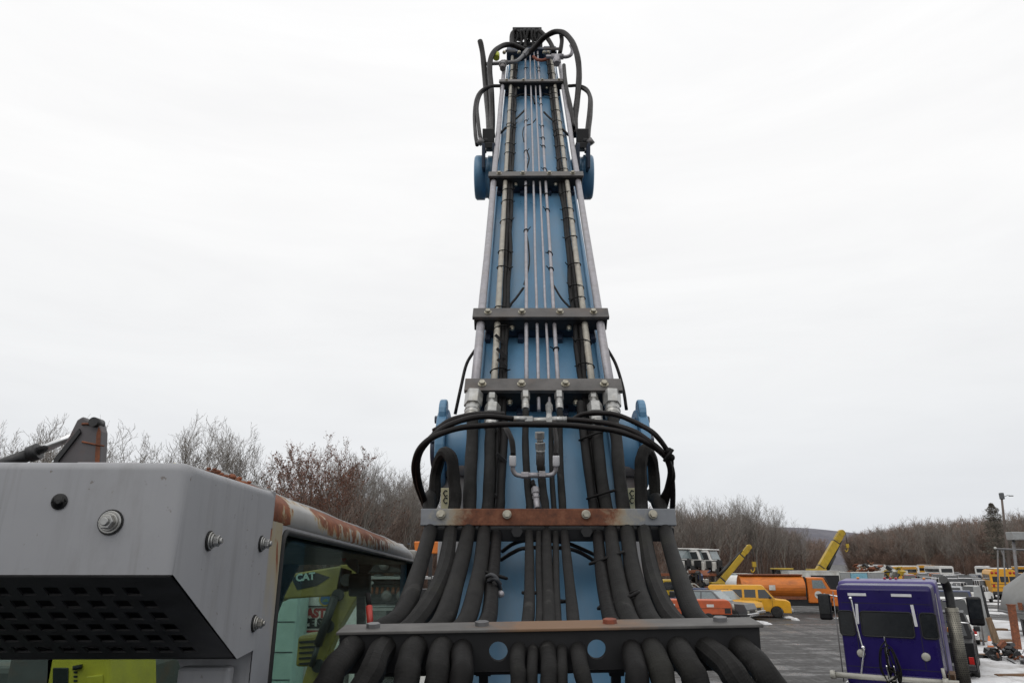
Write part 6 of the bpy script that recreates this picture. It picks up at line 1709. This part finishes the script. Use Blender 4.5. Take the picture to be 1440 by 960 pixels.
# orange tipper body and white car glimpsed between cab and hoses
t = thing('orange_tipper', 'orange tipper body glimpsed between the cab roof end and the boom hoses', 'truck', (*at(606, 26), 0))
zt_ = ZW(762, 26)
b = MB(); b.poly([V((x, -1.1, z)) for x, z in ((-.55, zt_ - .4), (-.6, zt_), (1.8, zt_ + .02), (1.6, zt_ - .4))], V((0, 2.2, 0))); b.build('tipper_body', 'cab_orange', t, .04)
b = MB(); b.box((.2, 0, 1.2), (5.2, 1.0, .3)); b.build('chassis', 'black_plastic', t)
b = MB(); b.box((.2, -.3, 2.0), (3.4, .6, 1.5)); b.build('subframe', 'black_plastic', t)
b = MB(); b.box((2.9, 0, 2.0), (1.5, 2.1, 1.9)); b.build('cab', 'black_plastic', t, .08)
for x in (-1.0, 2.9):
    for s_ in (-1, 1): wheel(t, x, s_ * .95, .5, .3, 'steel_grey')
car('white_hatchback', 'white car glimpsed low between the two outer hoses left of the boom', 'car', at(592, 19), R(200), 'white_paint', 1.8,
    [(-2.1, .5), (-2.1, 1.0), (1.1, 1.0), (2.0, .9), (2.1, .65)], [(-2.05, 1.0), (-1.7, 1.5), (.3, 1.5), (1.2, 1.0)], (-1.35, 1.35), .33, (-1.35, 1.35),
    [[(-1.6, 1.05), (-.5, 1.05), (-.5, 1.42), (-1.45, 1.42)], [(-.4, 1.05), (.85, 1.05), (.3, 1.42), (-.4, 1.42)]])
# grey excavator behind the cab: raised bucket linkage
XY = 8.2
def XP(px, py): z = ZW(py, XY); return V((GX(px, XY, z), XY, z))
x0 = XP(60, 660); t = thing('grey_excavator', 'worn grey excavator linkage with chrome cylinder rod rising behind the cab box', 'excavator', (x0.x, XY + 2.2, 0)); oo = V(t.location); Mx = Matrix.Translation(-oo)
b = MB(Mx); b.poly([XP(72, 690), XP(78, 645), XP(98, 610), XP(108, 590), XP(116, 585), XP(124, 590), XP(132, 588), XP(139, 594), XP(142, 606), XP(140, 650), XP(138, 690)], V((0, .16, 0))); ar = b.build('stick', 'machine_grey', t, .02)
b = MB(Mx); b.poly([XP(72, 690), XP(78, 645), XP(113, 603), XP(115, 608), XP(84, 648), XP(80, 690)], V((0, -.03, 0))); b.build('edge_plate', 'black_plastic', ar)
b = MB(Mx); b.tube([XP(116, 621) - V((0, .01, 0)), XP(130, 624) - V((0, .01, 0)), XP(147, 627) - V((0, .01, 0))], .010, 6); b.tube([XP(116, 596) - V((0, .01, 0)), XP(129, 596) - V((0, .01, 0))], .014, 6); b.build('weld_seam', 'rust', ar)
b = MB(Mx); b.poly([XP(134, 640), XP(136, 610), XP(139, 600), XP(142, 606), XP(140, 650), XP(134, 680)], V((0, -.006, 0))); b.build('rust_patch', 'rust', ar)
b = MB(Mx); b.cyl(XP(135, 594) - V((0, .06, 0)), XP(135, 594) + V((0, .10, 0)), .055); b.build('pin', 'black_plastic', ar)
b = MB(Mx); b.cyl(XP(40, 632) + V((0, .15, 0)), XP(108, 604) + V((0, .15, 0)), .048, n=20); b.build('cylinder_rod', 'chrome', t)
b = MB(Mx); b.cyl(XP(-40, 662) + V((0, .15, 0)), XP(36, 634) + V((0, .15, 0)), .075, n=20); b.cyl(XP(30, 636) + V((0, .15, 0)), XP(43, 631) + V((0, .15, 0)), .095, n=20); b.build('cylinder', 'black_plastic', t)
b = MB(Mx); b.poly([XP(-60, 655), XP(78, 672), XP(146, 690), XP(146, 740), XP(60, 760), XP(-60, 720)], V((0, .42, 0))); b.build('boom', 'machine_grey', t, .03)
b = MB(); b.box((-1.2, .6, 1.7), (3.4, 2.4, 1.3)); b.box((-.2, -.9, 2.0), (.6, 1.0, 3.0)); b.build('house', 'machine_grey', t, .08)
b = MB(); b.cyl((-1.0, .6, .7), (-1.0, .6, 1.05), .6, n=20); b.build('slew_ring', 'clamp_black', t)
for y in (-.6, 1.8): b = MB(); b.box((-1.0, y, .42), (3.8, .5, .8)); b.build('track', 'tyre', t, .2)
# ================================================================== overcast daylight
W = bpy.data.worlds.new('World'); S.world = W; W.use_nodes = True
t = W.node_tree; bg = t.nodes['Background']
ELEV, AZ = R(52), R(205)                 # veiled sun high behind the camera
sky = t.nodes.new('ShaderNodeTexSky'); sky.sky_type = 'NISHITA'; sky.sun_disc = False
sky.sun_elevation = ELEV; sky.sun_rotation = AZ; sky.dust_density = 3; sky.air_density = 1
bw = t.nodes.new('ShaderNodeRGBToBW'); lk(t, sky.outputs[0], bw.inputs[0])
tc = t.nodes.new('ShaderNodeTexCoord'); sx = t.nodes.new('ShaderNodeSeparateXYZ'); lk(t, tc.outputs['Generated'], sx.inputs[0])
# cloud deck: brighter overhead than at the horizon, in soft flat streaks
deck = ramp(t, sx.outputs[2], [(0, (6.5, 6.75, 7.1)), (.10, (7.3, 7.5, 7.75)), (.24, (8.3, 8.4, 8.5)), (.45, (9.1, 9.1, 9.12)), (1, (10.2, 10.2, 10.2))])
cl = noise(t, 2.2, 7, .58, coord='Generated', stretch=(1, 1, 5), dist=.5)
cl2 = ramp(t, cl, [(.28, (.955, .955, .96)), (.72, (1.035, 1.035, 1.033))])
veil = mix(t, .90, bw.outputs[0], deck)
c = mix(t, 1.0, veil, cl2, 'MULTIPLY')
lk(t, c, bg.inputs[0]); bg.inputs[1].default_value = .115
sd = bpy.data.lights.new('sun', 'SUN'); so = bpy.data.objects.new('sun', sd); COL.objects.link(so)
sd.energy = .5; sd.angle = R(40); sd.color = (1, .965, .92)
dirv = V((math.sin(AZ) * math.cos(ELEV), math.cos(AZ) * math.cos(ELEV), math.sin(ELEV)))
so.rotation_euler = dirv.to_track_quat('Z', 'Y').to_euler()
S.view_settings.view_transform = 'Standard'; S.view_settings.look = 'None'
S.view_settings.gamma = 1; S.view_settings.exposure = 0
S.render.engine = 'CYCLES'
S.cycles.max_bounces = 8; S.cycles.transparent_max_bounces = 24
S.cycles.use_denoising = True
